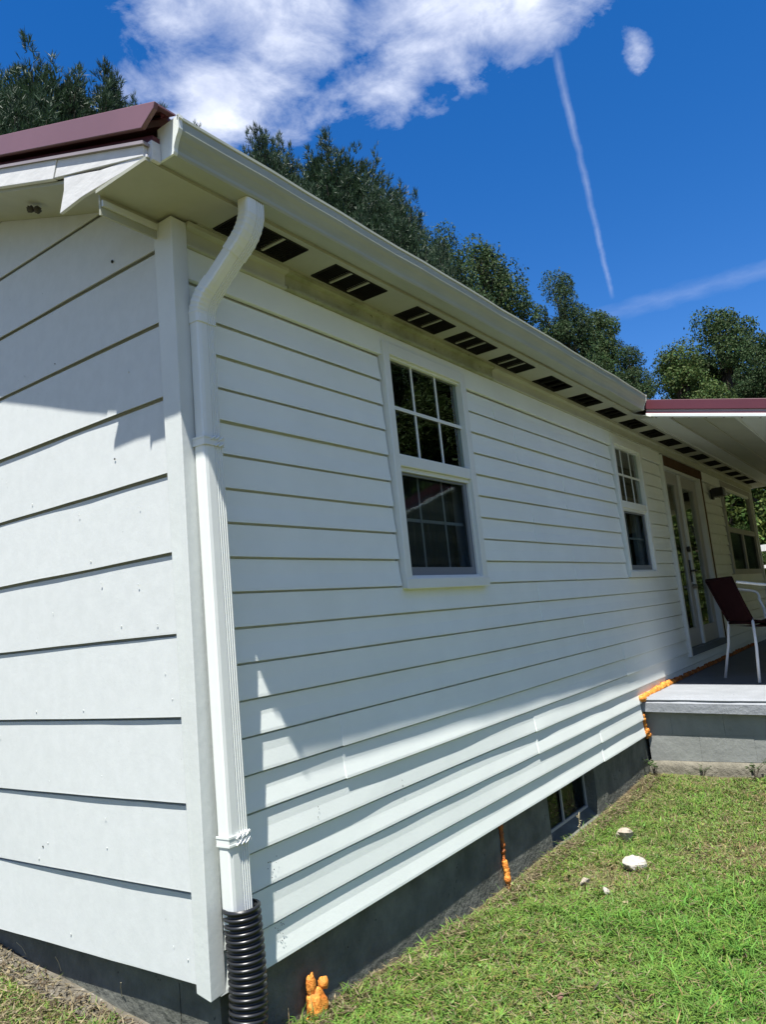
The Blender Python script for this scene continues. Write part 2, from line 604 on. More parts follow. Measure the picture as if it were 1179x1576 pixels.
b = MB()
wallz(b, 0.0290, 0.16, -0.01, 2.70)
b.box(0.16, XEND, DEP - 0.15, DEP, 0, 2.7)
b.box(XEND - 0.13, XEND, 0.17, DEP - 0.16, 0, 2.7)
b.prism([(0.0290, 0.03), (DEP, 0.03), (DEP, 2.66), (4.0, 4.02), (0.0290, 2.66)], 0, 0.0325, 0.155)
b.obj('wall_frame', M_trim, house)

b = MB()  # dark room behind the windows
b.box(0.17, XEND - 0.14, 3.6, 3.62, 0.02, 2.6)
b.box(0.17, XEND - 0.14, 0.17, 3.6, 0.0, 0.02)
b.box(0.17, XEND - 0.14, 0.17, 3.6, 2.60, 2.62)
b.box(3.30, 3.36, 0.17, 3.6, 0.02, 2.6)
b.box(5.85, 5.91, 0.17, 3.6, 0.02, 2.6)
b.obj('room_shell', M_int, house)

# long wall siding ---------------------------------------------------
SEAM = {2: [0.755, 4.30], 1: [2.555], 0: [3.583], 4: [2.855, 7.1], 3: [3.57], 9: [2.52], 8: [2.79, 4.30], 7: [3.53], 6: [2.914, 8.6], 5: [3.537]}


def siding_piece(x0, x1, k, lift, step):
    z0, z1 = k * E, (k + 1) * E + 0.006
    n = max(2, int((x1 - x0) / 0.10))
    xs = np.linspace(x0, x1, n + 1)
    wy = 0.0045 * (vnoise(xs, k * 0.6, 1.1, 11) - 0.5) + 0.0032 * (vnoise(xs, k * 0.8, 3.3, 12) - 0.5)
    wz = 0.0022 * (vnoise(xs, k * 1.0, 1.7, 13) - 0.5) - lift * 0.45
    b = MB()
    v = []
    for x, a, c in zip(xs, wy, wz):
        v += [(x, 0.0275, z0 + 0.015), (x, 0.0048, z0 + c + 0.014), (x, 0.0040 + a - lift, z0 + c + 0.0008), (x, 0.0 + a - lift, z0 + c), (x, 0.0004 + a - lift, z0 + 0.010 + c),
              (x, step * 0.70 + a * 0.5 - lift * .6, z0 + E * 0.50), (x, step * 0.92 + a * 0.2, z0 + E - 0.0085), (x, 0.0235, z0 + E - 0.0062), (x, 0.0275, z0 + E + 0.0142)]
    f = []
    for i in range(n):
        for q in range(8):
            f.append((i * 9 + q, (i + 1) * 9 + q, (i + 1) * 9 + q + 1, i * 9 + q + 1))
    f.append(tuple(range(9)))
    f.append(tuple(n * 9 + q for q in range(8, -1, -1)))
    b.add(v, f)
    return b


for k in range(19):
    zm = (k + 0.5) * E
    cuts = []
    for o in OPEN:
        if o[2] < zm < o[3]:
            cuts.append((o[0] - 0.007, o[1] - 0.012))
    xe = 4.53 if k < 2 else XEND
    ivs = []
    x = 0.02
    for a, c in cuts:
        ivs.append((x, a)); x = c
    ivs.append((x, xe))
    step = 0.0098 if k % 2 == 0 else 0.0072
    for a, c in ivs:
        if c - a < 0.02:
            continue
        sm = [s for s in SEAM.get(k // 2, []) if a + 0.1 < s < c - 0.1]
        pts = [a] + sm + [c]
        for i in range(len(pts) - 1):
            l = pts[i] - (0.022 if i else 0); r = pts[i + 1]
            siding_piece(l, r, k, 0.0036 * i, step).obj('siding_board', M_vinyl, house)

# frieze course, mildewed band and crown strip ------------------------
b = MB(); b.box(0.03, 4.60, -0.010, 0.012, 2.416, 2.536); fr = b.obj('frieze_board', M_vinyl, house, bevel=0.002)
for a, c in ((4.60, 6.218), (8.042, XEND)):
    MB().box(a, c, -0.010, 0.012, 2.416, 2.536).obj('frieze_board', M_vinyl, house, bevel=0.002)
for a, c, mm in ((0.058, 0.60, M_band), (0.60, 2.49, M_mildew), (2.50, XEND, M_band)):
    b = MB()
    lip = -0.034 if a >= 0.6 and c < 3 else -0.026
    b.prism([(0.012, 2.537), (lip, 2.537), (lip, 2.548), (-0.016, 2.552), (-0.020, 2.600), (-0.046, 2.606), (-0.046, 2.622), (0.012, 2.622)], 0, a, c - 0.002)
    b.obj('crown_strip', mm, house)

# gable boards ----------------------------------------------------------
EG = 0.2786


def rake_z(y):
    return 2.672 + 0.368 * y


for j in range(15):
    z0 = 0.028 + j * EG
    z1 = z0 + EG + 0.008
    y0 = 0.05
    if z0 > rake_z(0.05):
        y0 = max(y0, (z0 - 2.672) / 0.368)
    y1 = 8.0 - y0 if z0 > 2.66 else 8.0
    if y1 - y0 < 0.2:
        continue
    seams = [y0, y1] if j > 12 else [y0, [2.9, 4.1, 3.4, 2.4][j % 4], [6.0, 7.1, 6.6, 5.5][j % 4], y1]
    seams = sorted(s for s in seams if y0 <= s <= y1)
    for i in range(len(seams) - 1):
        a, c = seams[i] + (0.0015 if i else 0), seams[i + 1] - 0.0015
        n = max(2, int((c - a) / 0.12))
        yy = np.linspace(a, c, n + 1)
        wx = 0.006 * (vnoise(yy, j * 2.1, 1.2, 21) - 0.5) + 0.003 * (vnoise(yy, j * 2.9, 4.0, 22) - 0.5)
        wz = 0.004 * (vnoise(yy, j * 1.3, 2.0, 23) - 0.5)
        wz2 = 0.0016 * (vnoise(yy, j * 1.3, 30.0, 24) - 0.5)
        b = MB(); v = []
        for y, p, q, r in zip(yy, wx, wz, wz2):
            zt = min(z1, rake_z(y) + 0.03, rake_z(8 - y) + 0.03) if z1 > 2.6 else z1
            zt = max(zt, z0 + 0.012)
            zl = max(z0 + 0.03, zt - 0.008)
            v += [(0.0310, y, z0 + 0.0175), (0.0066, y, z0 + 0.0165), (0.0060 + p, y, z0 + q + r + 0.0008), (p, y, z0 + q + r), (p * 0.9 + 0.0002, y, z0 + 0.006),
                  (0.0080 + p * 0.3, y, zl - 0.011), (0.0260, y, zl - 0.008), (0.0310, y, zl + 0.0165)]
        f = []
        for i2 in range(n):
            for q in range(7):
                f.append((i2 * 8 + q, i2 * 8 + q + 1, (i2 + 1) * 8 + q + 1, (i2 + 1) * 8 + q))
        f += [tuple(range(7, -1, -1)), tuple(n * 8 + q for q in range(8))]
        b.add(v, f)
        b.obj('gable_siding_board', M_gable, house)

# corner post ------------------------------------------------------------
b = MB()
b.hexa([(-0.024, -0.002, 0.0), (0.043, 0.000, 0.004), (0.043, 0.068, 0.02), (-0.020, 0.068, 0.012),
        (-0.015, -0.036, 2.618), (0.056, -0.034, 2.618), (0.056, 0.063, 2.618), (-0.015, 0.063, 2.618)])
b.obj('corner_post', M_trim, house, bevel=0.003)
b = MB(); b.box(XEND - 0.06, XEND + 0.02, -0.024, 0.08, 0.28, 2.60); b.obj('corner_post', M_trim, house, bevel=0.003)
b = MB(); b.box(-0.018, 0.07, DEP - 0.06, DEP + 0.02, 0, 2.62); b.obj('corner_post', M_trim, house, bevel=0.003)

# foundation with the crawl space window opening ----------------------------
b = MB()
b.box(0.045, 2.64, 0.035, 0.23, -0.75, -0.012)
b.box(3.43, 4.75, 0.035, 0.23, -0.75, -0.012)
b.box(2.64, 3.43, 0.035, 0.23, -0.75, -0.345)
b.prism([(0.035, -0.345), (0.035, -0.335), (0.11, -0.278), (0.23, -0.278), (0.23, -0.345)], 0, 2.642, 3.428)
b.box(0.045, 0.23, 0.235, DEP - 0.02, -0.75, 0.029)
b.box(0.045, 0.23, 0.036, 0.234, -0.0115, 0.029)
b.box(4.75, XEND - 0.02, 0.035, 0.23, -0.75, -0.012)
b.box(XEND - 0.2, XEND - 0.02, 0.24, DEP - 0.02, -0.75, -0.012)
b.box(0.235, XEND - 0.22, DEP - 0.2, DEP - 0.02, -0.75, -0.012)
b.obj('foundation_wall', M_found, house)
b = MB()
b.box(0.24, XEND - 0.22, 0.24, DEP - 0.22, -0.012, -0.002)
b.obj('floor_deck', M_wood, house)
b = MB()
b.box(2.645, 3.425, 0.108, 0.128, -0.278, -0.262)
b.box(2.645, 2.660, 0.108, 0.128, -0.262, -0.012)
b.box(3.000, 3.012, 0.104, 0.116, -0.262, -0.012)
b.box(3.411, 3.425, 0.108, 0.128, -0.262, -0.012)
bw = b.obj('basement_window', M_door, house)
MB().box(2.660, 2.9995, 0.118, 0.121, -0.262, -0.012).obj('glass_pane', M_glassd, bw)
MB().box(3.0125, 3.411, 0.118, 0.121, -0.262, -0.012).obj('glass_pane', M_glassd, bw)
b = MB(); b.box(2.643, 3.427, 0.31, 0.32, -0.5, -0.012); b.box(2.5, 2.64, 0.24, 0.32, -0.5, -0.012); b.box(3.43, 3.53, 0.24, 0.32, -0.5, -0.012)
b.obj('crawl_space_backing', M_dark, house)

# eaves: soffit with vents ---------------------------------------------------
ZS = 2.630
YI, YO = -0.055, -0.200          # vent opening
YF = -0.243                      # fascia / gutter back


def yf(x):
    return -0.222 - 0.0075 * max(0.0, min(x, 4.0))


VX = [0.165, 0.725, 1.365, 1.855, 2.39, 3.03, 3.665, 4.26, 4.85, 5.45, 6.08, 6.71, 7.35, 8.00, 8.64, 9.28, 9.90, 10.5]
VW = 0.385
b = MB()
b.box(-0.262, XEND + 0.3, YI, 0.045, ZS, ZS + 0.012)


def strip(b, x0, x1, ya0, yb0, ya1, yb1, z0, z1):
    b.hexa([(x0, yb0, z0), (x1, yb1, z0), (x1, ya1, z0), (x0, ya0, z0), (x0, yb0, z1), (x1, yb1, z1), (x1, ya1, z1), (x0, ya0, z1)])


xs = [-0.262] + [q for vx in VX for q in (vx, vx + VW)] + [XEND + 0.3]
for a, c in zip(xs[:-1], xs[1:]):
    strip(b, a, c, YO, yf(a), YO, yf(c), ZS, ZS + 0.012)
for i in range(0, len(xs) - 1, 2):
    b.box(xs[i], xs[i + 1], YO, YI, ZS, ZS + 0.012)
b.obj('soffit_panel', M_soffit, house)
# joint bead against the wall and at the gutter side
b = MB()
b.box(0.10, XEND, -0.048, -0.040, ZS - 0.006, ZS + 0.001)
b.obj('soffit_bead', M_soffit, house)
b = MB(); b.box(-0.2, XEND + 0.2, YF + 0.02, 0.05, ZS + 0.075, ZS + 0.08); b.obj('eave_cavity', M_dark, house)


def vent(vx, fine):
    t = MB()
    t.box(vx + 0.002, vx + VW - 0.002, YO + 0.001, YO + 0.005, ZS - 0.004, ZS + 0.02)
    t.box(vx + 0.002, vx + VW - 0.002, YI - 0.005, YI - 0.001, ZS - 0.004, ZS + 0.02)
    t.box(vx + 0.001, vx + 0.006, YO + 0.006, YI - 0.006, ZS - 0.004, ZS + 0.02)
    t.box(vx + VW - 0.006, vx + VW - 0.001, YO + 0.006, YI - 0.006, ZS - 0.004, ZS + 0.02)
    vo = t.obj('soffit_vent', M_wire, house)
    for q in (1, 2):
        c = vx + VW * q / 3
        MB().box(c - 0.006, c + 0.006, YO + 0.006, YI - 0.006, ZS + 0.002, ZS + 0.016).obj('crossbar', M_soffit if fine else M_wire, vo)
    if fine:
        w = MB()
        n = 30
        for i in range(1, n):
            x = vx + VW * i / n
            w.box(x - 0.0011, x + 0.0011, YO + 0.006, YI - 0.006, ZS + 0.005, ZS + 0.0075)
        for i in range(1, 11):
            y = YO + (YI - YO) * i / 11
            w.box(vx + 0.006, vx + VW - 0.006, y - 0.001, y + 0.001, ZS + 0.0078, ZS + 0.0098)
        o = w.obj('wire_mesh', M_wire, vo)
        o['kind'] = 'stuff'


for i, vx in enumerate(VX):
    vent(vx, i < 5)

# fascia behind the gutter
b = MB()
strip(b, -0.20, XEND + 0.3, yf(0) + 0.02, yf(0), yf(9) + 0.02, yf(9), ZS + 0.013, ZS + 0.115)
b.obj('fascia_board', M_trim, house)

# gutter, K profile ----------------------------------------------------------
GP = [(0.002, 0.118), (0.000, 0.006), (0.004, 0.000), (0.074, -0.002), (0.078, 0.006), (0.079, 0.018), (0.083, 0.030), (0.092, 0.048), (0.102, 0.062), (0.107, 0.074), (0.108, 0.104),
      (0.112, 0.108), (0.112, 0.118), (0.100, 0.120)]
inner = [(p[0] - 0.0016 if p[0] > 0.05 else p[0] + 0.0016, p[1] + (0.0016 if p[1] < 0.01 else 0)) for p in GP]


def gutter(x0, x1):
    prof = GP + inner[::-1]
    n = len(prof)
    nx = 24
    v = []
    for i in range(nx + 1):
        x = x0 + (x1 - x0) * i / nx
        wob = 0.0012 * math.sin(x * 5.3) + 0.001 * math.sin(x * 11.7)
        for (a, z) in prof:
            s = 1.0 + 0.018 * x
            v.append((x, yf(x) - a * s - wob * (a / 0.1), ZS + 0.012 + z * (1 + 0.006 * x) + wob * 0.8))
    f = []
    for i in range(nx):
        for k in range(n):
            f.append((i * n + k, i * n + (k + 1) % n, (i + 1) * n + (k + 1) % n, (i + 1) * n + k))
    f.append(tuple(range(n)))
    f.append(tuple(nx * n + k for k in range(n - 1, -1, -1)))
    b = MB(); b.add(v, f)
    return b


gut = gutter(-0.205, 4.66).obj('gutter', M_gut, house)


def endcap(x, d):
    y0 = yf(x)
    s = 1.0 + 0.018 * x
    prof = [(y0 - a * s, ZS + 0.012 + z * (1 + 0.006 * x)) for a, z in GP]
    b = MB(); b.prism(prof, 0, x, x + d * 0.0016)
    # folded rim
    for (p, q) in zip(prof[1:-1], prof[2:]):
        b.hexa([(x - 0.006 * 1, p[0], p[1]), (x + 0.010, p[0], p[1]), (x + 0.010, q[0], q[1]), (x - 0.006, q[0], q[1]),
                (x - 0.006, p[0] - 0.0022, p[1] - 0.0012), (x + 0.010, p[0] - 0.0022, p[1] - 0.0012), (x + 0.010, q[0] - 0.0022, q[1] - 0.0012), (x - 0.006, q[0] - 0.0022, q[1] - 0.0012)])
    return b


endcap(-0.207, -1).obj('end_cap', M_alum, gut)
endcap(4.66, 1).obj('end_cap', M_alum, gut)

# roof and rake -----------------------------------------------------------------
SL = 0.358


def roof_top(y):
    return 2.815 + SL * (y + 0.26)


b = MB()
yr = 4.0
for sgn in (0, 1):
    def Y(y):
        return y if sgn == 0 else 8.0 - y
    xs_ = np.arange(-0.235, XEND + 0.35, 0.2286)
    for i in range(len(xs_) - 1):
        x0, x1 = xs_[i], xs_[i + 1]
        prof = [(x0, 0), (x0 + 0.012, 0.016), (x0 + 0.024, 0.016), (x0 + 0.036, 0), (x1, 0)]
        for (xa, za), (xb, zb) in zip(prof[:-1], prof[1:]):
            e0, e1 = Y(-0.275), Y(yr)
            za0, zb0 = roof_top(-0.275) - 0.03, roof_top(yr) - 0.03
            q = [(xa, e0, za0 + za), (xb, e0, za0 + zb), (xb, e1, zb0 + zb), (xa, e1, zb0 + za)]
            b.add(q + [(p[0], p[1], p[2] - 0.02) for p in q], [(0, 1, 2, 3), (7, 6, 5, 4), (0, 4, 5, 1), (2, 6, 7, 3)])
b.obj('roof', M_maroon, house)
b = MB(); b.prism([(4.0 - 0.16, roof_top(4) - 0.06), (4.0, roof_top(4) + 0.01), (4.16, roof_top(4) - 0.06), (4.0, roof_top(4) - 0.02)], 0, -0.28, XEND + 0.36)
b.obj('ridge_cap', M_maroon, house)

for sgn in (0, 1):
    def P(y, z):
        return (y if sgn == 0 else 8.0 - y, z)

    def pr(name, poly, x0, x1, m, bevel=0.0):
        pts = [P(*q) for q in poly]
        if sgn:
            pts = pts[::-1]
        return MB().prism(pts, 0, x0, x1).obj(name, m, house, bevel=bevel)
    T = lambda y: 2.781 + SL * (y + 0.306)
    Bz = lambda y: 2.724 + SL * (y + 0.235)
    pr('rake_trim', [(-0.235, Bz(-0.235)), (4.0, Bz(4.0)), (4.0, T(4.0)), (-0.306, T(-0.306)), (-0.298, T(-0.306) - 0.02)], -0.282, -0.266, M_maroon_d, 0.002)
    pr('rake_trim', [(-0.306, T(-0.306) - 0.002), (4.0, T(4.0) - 0.002), (4.0, T(4.0) - 0.008), (-0.306, T(-0.306) - 0.008)], -0.266, -0.20, M_maroon_d)
    pr('rake_drip_strip', [(-0.232, Bz(-0.232) - 0.036), (4.0, Bz(4.0) - 0.036), (4.0, Bz(4.0) - 0.002), (-0.232, Bz(-0.232) - 0.002)], -0.236, -0.20, M_maroon)
    pr('rake_drip_strip', [(-0.225, Bz(-0.225) - 0.047), (4.0, Bz(4.0) - 0.047), (4.0, Bz(4.0) - 0.036), (-0.225, Bz(-0.225) - 0.036)], -0.272, -0.20, M_grey_trim)
    top = lambda y: Bz(y) - 0.047
    low = lambda y: 2.647 + 0.300 * (y + 0.204) if y < 0.284 else 2.793 + 0.352 * (y - 0.284)
    pr('rake_board', [(-0.212, low(-0.204)), (0.282, low(0.282)), (0.255, top(0.255)), (-0.216, top(-0.216))], -0.262, -0.245, M_old, 0.002)
    pr('rake_board', [(0.286, low(0.286) - 0.004), (3.99, low(3.99)), (3.99, top(3.99)), (0.258, top(0.258))], -0.265, -0.246, M_old, 0.002)
    # sloping gable soffit
    pr('gable_soffit', [(0.05, 2.692), (4.0, 2.692 + SL * 3.95), (4.0, 2.705 + SL * 3.95), (0.05, 2.705)], -0.245, 0.004, M_soffit)
    # curved eave return board with its hanging tip
    tri = [(-0.226, 2.640), (-0.10, 2.644), (0.02, 2.650), (0.13, 2.655), (0.262, 2.648), (0.246, 2.690), (0.232, 2.725), (0.228, 2.775), (0.02, 2.705), (-0.226, 2.650)]
    pr('eave_return_board', tri, -0.259, -0.247, M_old, 0.0015)
    if sgn == 0:
        MB().box(-0.246, 0.0, 0.045, 0.052, 2.560, 2.74).obj('return_closure', M_soffit, house)
        MB().box(-0.242, -0.016, 0.034, 0.044, 2.590, 2.612).obj('return_ledge', M_trim, house)

MB().box(-0.245, -0.2095, -0.236, -0.2065, 2.634, 2.702).obj('fascia_end', M_old, house, bevel=0.002)
# wasp nest under the gable soffit
# ------------------------------------------------------------------ windows


def frame_ring(b, x0, x1, z0, z1, ix0, ix1, iz0, iz1, y0, y1):
    b.box(x0, ix0, y0, y1, z0, z1)
    b.box(ix1, x1, y0, y1, z0, z1)
    b.box(ix0, ix1, y0, y1, z0, iz0)
    b.box(ix0, ix1, y0, y1, iz1, z1)
    return b


def double_hung(x0, x1, z0, z1, curtain):
    w = x1 - x0
    b = MB()
    ix0, ix1 = x0 + 0.052, x1 - 0.058
    zt, zmr0, zmr1, zb = z1 - 0.062, z0 + 0.602, z0 + 0.662, z0 + 0.052
    b.box(x0, ix0, -0.026, 0.05, z0, z1)
    b.box(ix1, x1, -0.026, 0.05, z0, z1)
    b.box(ix0, ix1, -0.026, 0.05, zt, z1)
    b.box(ix0, ix1, -0.026, 0.05, z0, zb)
    b.box(ix0, ix1, -0.020, 0.03, zmr0, zmr1)
    b.box(x0 - 0.004, x1 + 0.006, -0.030, -0.024, z0 - 0.004, z0 + 0.046)
    win = b.obj('window', M_alum, house, bevel=0.003)
    # inner stop on the lower opening
    b = MB()
    frame_ring(b, ix0 + 0.001, ix1 - 0.001, zb + 0.001, zmr0 - 0.001, ix0 + 0.008, ix1 - 0.014, zb + 0.010, zmr0 - 0.022, -0.004, 0.030)
    b.obj('window_stop', M_alum, win)
    # grey screen frame
    b = MB()
    frame_ring(b, ix0 + 0.009, ix1 - 0.015, zb + 0.011, zmr0 - 0.023, ix0 + 0.018, ix1 - 0.052, zb + 0.052, zmr0 - 0.036, 0.008, 0.020)
    b.obj('screen_frame', M_screen, win)
    # panes
    MB().box(ix0 + 0.001, ix1 - 0.001, 0.012, 0.016, zmr1 + 0.001, zt - 0.001).obj('glass_pane', M_glass, win)
    MB().box(ix0 + 0.010, ix1 - 0.016, 0.034, 0.038, zb + 0.002, zmr0 - 0.002).obj('glass_pane', M_glassd, win)
    # muntins
    for q in (1, 2):
        c = ix0 + (ix1 - ix0) * q / 3
        MB().box(c - 0.007, c + 0.007, 0.0075, 0.0115, zmr1, zt).obj('muntin', M_alum, win)
        MB().box(c - 0.006, c + 0.006, 0.0385, 0.043, zb, zmr0).obj('muntin', M_trim, win)
    c = (zmr1 + zt) / 2 - 0.008
    MB().box(ix0, ix1, 0.0025, 0.0073, c - 0.009, c + 0.009).obj('muntin', M_alum, win)
    c = (zb + zmr0) / 2 + 0.02
    MB().box(ix0, ix1, 0.0435, 0.048, c - 0.008, c + 0.008).obj('muntin', M_trim, win)
    # curtain folds
    n = 60
    v = []
    for i in range(n + 1):
        x = x0 + w * i / n
        y = 0.15 + 0.018 * math.sin(i * 1.15) + 0.008 * math.sin(i * 2.7)
        v += [(x, y, z0 + 0.02 if curtain != M_curt else zmr0), (x, y, z1)]
    MB().add(v, [(2 * i, 2 * i + 2, 2 * i + 3, 2 * i + 1) for i in range(n)]).obj('curtain', curtain, win, True)
    return win


w1 = double_hung(1.282, 2.112, 1.255, 2.488, M_curtd)
w2 = double_hung(4.685, 5.515, 1.272, 2.498, M_curt)

# wide picture window at the far end
b = MB()
x0, x1, z0, z1 = 9.07, 11.2, 1.26, 2.52
frame_ring(b, x0, x1, z0, z1, x0 + 0.10, x1 - 0.10, z0 + 0.07, z1 - 0.07, -0.02, 0.05)
b.box(x0 + 0.10, x1 - 0.10, -0.015, 0.04, 1.83, 1.90)
b.box(10.08, 10.16, -0.015, 0.04, z0 + 0.07, 1.83)
w3 = b.obj('window', M_door, house, bevel=0.003)
MB().box(x0 + 0.1, x1 - 0.1, 0.01, 0.014, 1.90, z1 - 0.07).obj('glass_pane', M_glass, w3)
MB().box(x0 + 0.1, 10.08, 0.01, 0.014, z0 + 0.07, 1.83).obj('glass_pane', M_glassd, w3)
MB().box(10.16, x1 - 0.1, 0.01, 0.014, z0 + 0.07, 1.83).obj('glass_pane', M_glassd, w3)

# french door ---------------------------------------------------------------------
b = MB()
b.box(6.22, 6.262, -0.030, 0.12, 0.46, 2.52)
b.box(7.90, 7.955, -0.004, 0.12, 0.50, 2.43)
b.box(6.262, 7.90, 0.004, 0.12, 2.40, 2.43)
door = b.obj('door_frame', M_trim, house, bevel=0.002)
MB().box(6.262, 8.035, -0.012, 0.10, 2.431, 2.530).obj('bare_header', M_wood, door)
MB().box(7.956, 8.035, -0.004, 0.10, 0.46, 2.430).obj('bare_jamb', M_wood, door)
b = MB(); b.box(6.263, 7.899, -0.022, 0.12, 0.462, 0.53); b.obj('threshold', M_thres, door, bevel=0.003)


def leaf_(x0, x1, y, sx):
    b = MB()
    frame_ring(b, x0, x1, 0.532, 2.398, x0 + 0.15, x1 - 0.15, 0.72, 2.27, y, y + 0.04)
    d = b.obj('door_leaf', M_door, door, bevel=0.002)
    MB().box(x0 + 0.15, x1 - 0.15, y + 0.018, y + 0.022, 0.72, 2.27).obj('glass_pane', M_glass, d)
    return d


d1 = leaf_(6.264, 7.06, 0.05, 1)
d2 = leaf_(7.075, 7.898, 0.05, -1)
b = MB(); b.box(7.035, 7.10, 0.022, 0.049, 0.534, 2.396); b.obj('astragal', M_trim, d1, bevel=0.002)
b = MB(); b.box(6.99, 7.03, 0.040, 0.049, 1.20, 1.44); b.tube([(7.01, 0.04, 1.32), (7.01, -0.02, 1.32), (6.90, -0.03, 1.32)], 0.010, 8)
b.obj('handle', M_black, d1)
b = MB(); b.tube([(7.01, 0.045, 1.56), (7.01, 0.015, 1.56)], 0.030, 12); b.obj('deadbolt', M_black, d1)
b = MB(); b.tube([(7.01, 0.045, 1.15), (7.01, 0.0, 1.15)], 0.022, 12); b.obj('door_knob', M_brass, d1)

# ------------------------------------------------------------------ downspout
ds = empty('downspout', (0, 0, 0))
ds.parent = house


def rect_loft(path, w, d, ribs=True, m=M_alum, name='pipe_run', parent=ds, crimp=None):
    """ribbed rectangular pipe along a path; wide faces look along -y"""
    prof = []
    hw, hd, r = w / 2, d / 2, 0.010
    # front face (-d side): smooth half and three fine grooves
    front = [(-hw + r, -hd), (-0.004, -hd)]
    for g in (0.000, 0.011, 0.022, 0.033):
        front += [(g, -hd), (g + 0.0015, -hd + 0.0035), (g + 0.0050, -hd + 0.0035), (g + 0.0065, -hd)]
    front = [(a * w / 0.1, c) for a, c in front] + [(hw - 0.006, -hd)]
    prof = front + [(hw - 0.002, -hd + 0.002), (hw, -hd + 0.006), (hw, hd - r), (hw - 0.003, hd - 0.003), (hw - r, hd), (-hw + r, hd), (-hw + 0.003, hd - 0.003), (-hw, hd - r), (-hw, -hd + r), (-hw + 0.003, -hd + 0.003)]
    n = len(prof)
    pts = [Vector(p) for p in path]
    v = []
    for i, p in enumerate(pts):
        t = (pts[min(i + 1, len(pts) - 1)] - pts[max(i - 1, 0)]).normalized()
        X = Vector((1, 0, 0)); X = (X - t * X.dot(t)).normalized()
        Yv = t.cross(X).normalized()
        if Yv.y < 0:
            Yv = -Yv
        s = crimp[i] if crimp else 1.0
        for a, c in prof:
            v.append(p + X * a * s + Yv * c * s)
    f = []
    for i in range(len(pts) - 1):
        for k in range(n):
            f.append((i * n + k, i * n + (k + 1) % n, (i + 1) * n + (k + 1) % n, (i + 1) * n + k))
    f.append(tuple(range(n - 1, -1, -1))); f.append(tuple((len(pts) - 1) * n + k for k in range(n)))
    b = MB(); b.add(v, f)
    return b.obj(name, m, parent)


rect_loft([(0.066, -0.052, 0.20), (0.070, -0.052, 0.9), (0.076, -0.052, 1.79)], 0.088, 0.056)
rect_loft([(0.076, -0.052, 1.775), (0.084, -0.052, 2.245)], 0.081, 0.050)
low_el = spline([(0.084, -0.054, 2.225), (0.085, -0.056, 2.275), (0.090, -0.080, 2.325), (0.102, -0.118, 2.370)], 9)
cr = [1.03 + (0.045 if (i % 3 == 1 and 6 < i < 24) else 0) for i in range(len(low_el))]
rect_loft(low_el, 0.085, 0.053, name='elbow', crimp=cr)
rect_loft([(0.100, -0.112, 2.363), (0.134, -0.208, 2.478)], 0.082, 0.051)
up_el = spline([(0.128, -0.192, 2.458), (0.146, -0.240, 2.520), (0.156, -0.262, 2.580), (0.158, -0.266, 2.640)], 9)
cr = [1.03 + (0.035 if (i % 3 == 1 and 3 < i < 20) else 0) for i in range(len(up_el))]
rect_loft(up_el, 0.085, 0.053, name='elbow', crimp=cr)


def strap(x, y, z, lumps):
    b = MB()
    hw, hd = 0.045, 0.029
    for dz, s in ((0.012, 0.003), (0.0, 0.0015), (-0.013, 0.003)):
        h = 0.0035 if s > 0.002 else 0.010
        b.box(x - hw - s, x + hw + s, y - hd - s, y - hd, z + dz - h, z + dz + h)
        b.box(x - hw - s, x - hw, y - hd, y + hd, z + dz - h, z + dz + h)
        b.box(x + hw, x + hw + s, y - hd, y + hd, z + dz - h, z + dz + h)
    for i in range(lumps):
        xx = x + 0.012 + 0.020 * math.sin(i * 2.1)
        zz = z + 0.012 * math.cos(i * 3.3)
        b.tube([(xx - 0.012, y - hd - 0.004, zz - 0.008), (xx, y - hd - 0.007, zz), (xx + 0.012, y - hd - 0.004, zz + 0.009)], 0.0026, 5)
    return b.obj('strap', M_alum, ds)


strap(0.0765, -0.052, 1.790, 5)
strap(0.068, -0.052, 0.468, 7)

# corrugated drain pipe -----------------------------------------------------------
path = spline([(0.070, -0.066, 0.262), (0.074, -0.068, 0.10), (0.066, -0.070, -0.04), (0.044, -0.070, -0.18), (0.03, -0.070, -0.36)], 40)
tot = [0.0]
for a, c in zip(path[:-1], path[1:]):
    tot.append(tot[-1] + (c - a).length)
L = tot[-1]
pts, rad = [], []
pitch = 0.0215
nst = int(L / pitch) * 8
j = 0
for i in range(nst + 1):
    s = L * i / nst
    while j < len(tot) - 2 and tot[j + 1] < s:
        j += 1
    t = (s - tot[j]) / max(1e-9, tot[j + 1] - tot[j])
    pts.append(path[j].lerp(path[j + 1], t))
    ph = (s / pitch) % 1.0
    rad.append(0.0560 + 0.0052 * (1 if ph < 0.5 else -1) * min(1, abs(math.sin(ph * 2 * math.pi)) * 1.8))
dp = empty('drain_pipe', (0.072, -0.08, -0.3))
tag(dp, 'black corrugated plastic drain pipe standing at the bottom of the white downspout', 'drain pipe')
b = MB()
b.tube([p - Vector((0.072, -0.08, -0.3)) for p in pts], rad, 40, cap=False)
b.tube([p - Vector((0.072, -0.08, -0.3)) for p in pts[:12]], [r - 0.005 for r in rad[:12]], 40, cap=False)
b.obj('corrugated_tube', M_pipe, dp, True)
b = MB()
n = 40
v = []
for i in range(n):
    w = 2 * math.pi * i / n
    for r, z in ((0.0525, 0.562), (0.0590, 0.563), (0.0590, 0.557)):
        v.append((r * math.cos(w) - 0.002, r * math.sin(w) + 0.014, z))
f = []
for i in range(n):
    k = (i + 1) % n
    f += [(i * 3, k * 3, k * 3 + 1, i * 3 + 1), (i * 3 + 1, k * 3 + 1, k * 3 + 2, i * 3 + 2)]
b.add(v, f)
b.obj('rim', M_pipe, dp, True)

# ------------------------------------------------------------------ porch
porch = empty('porch', (4.6, 0, 0))
tag(porch, 'raised concrete porch with pale slab edge under a maroon metal lean-to roof', 'porch')
PX = 4.6


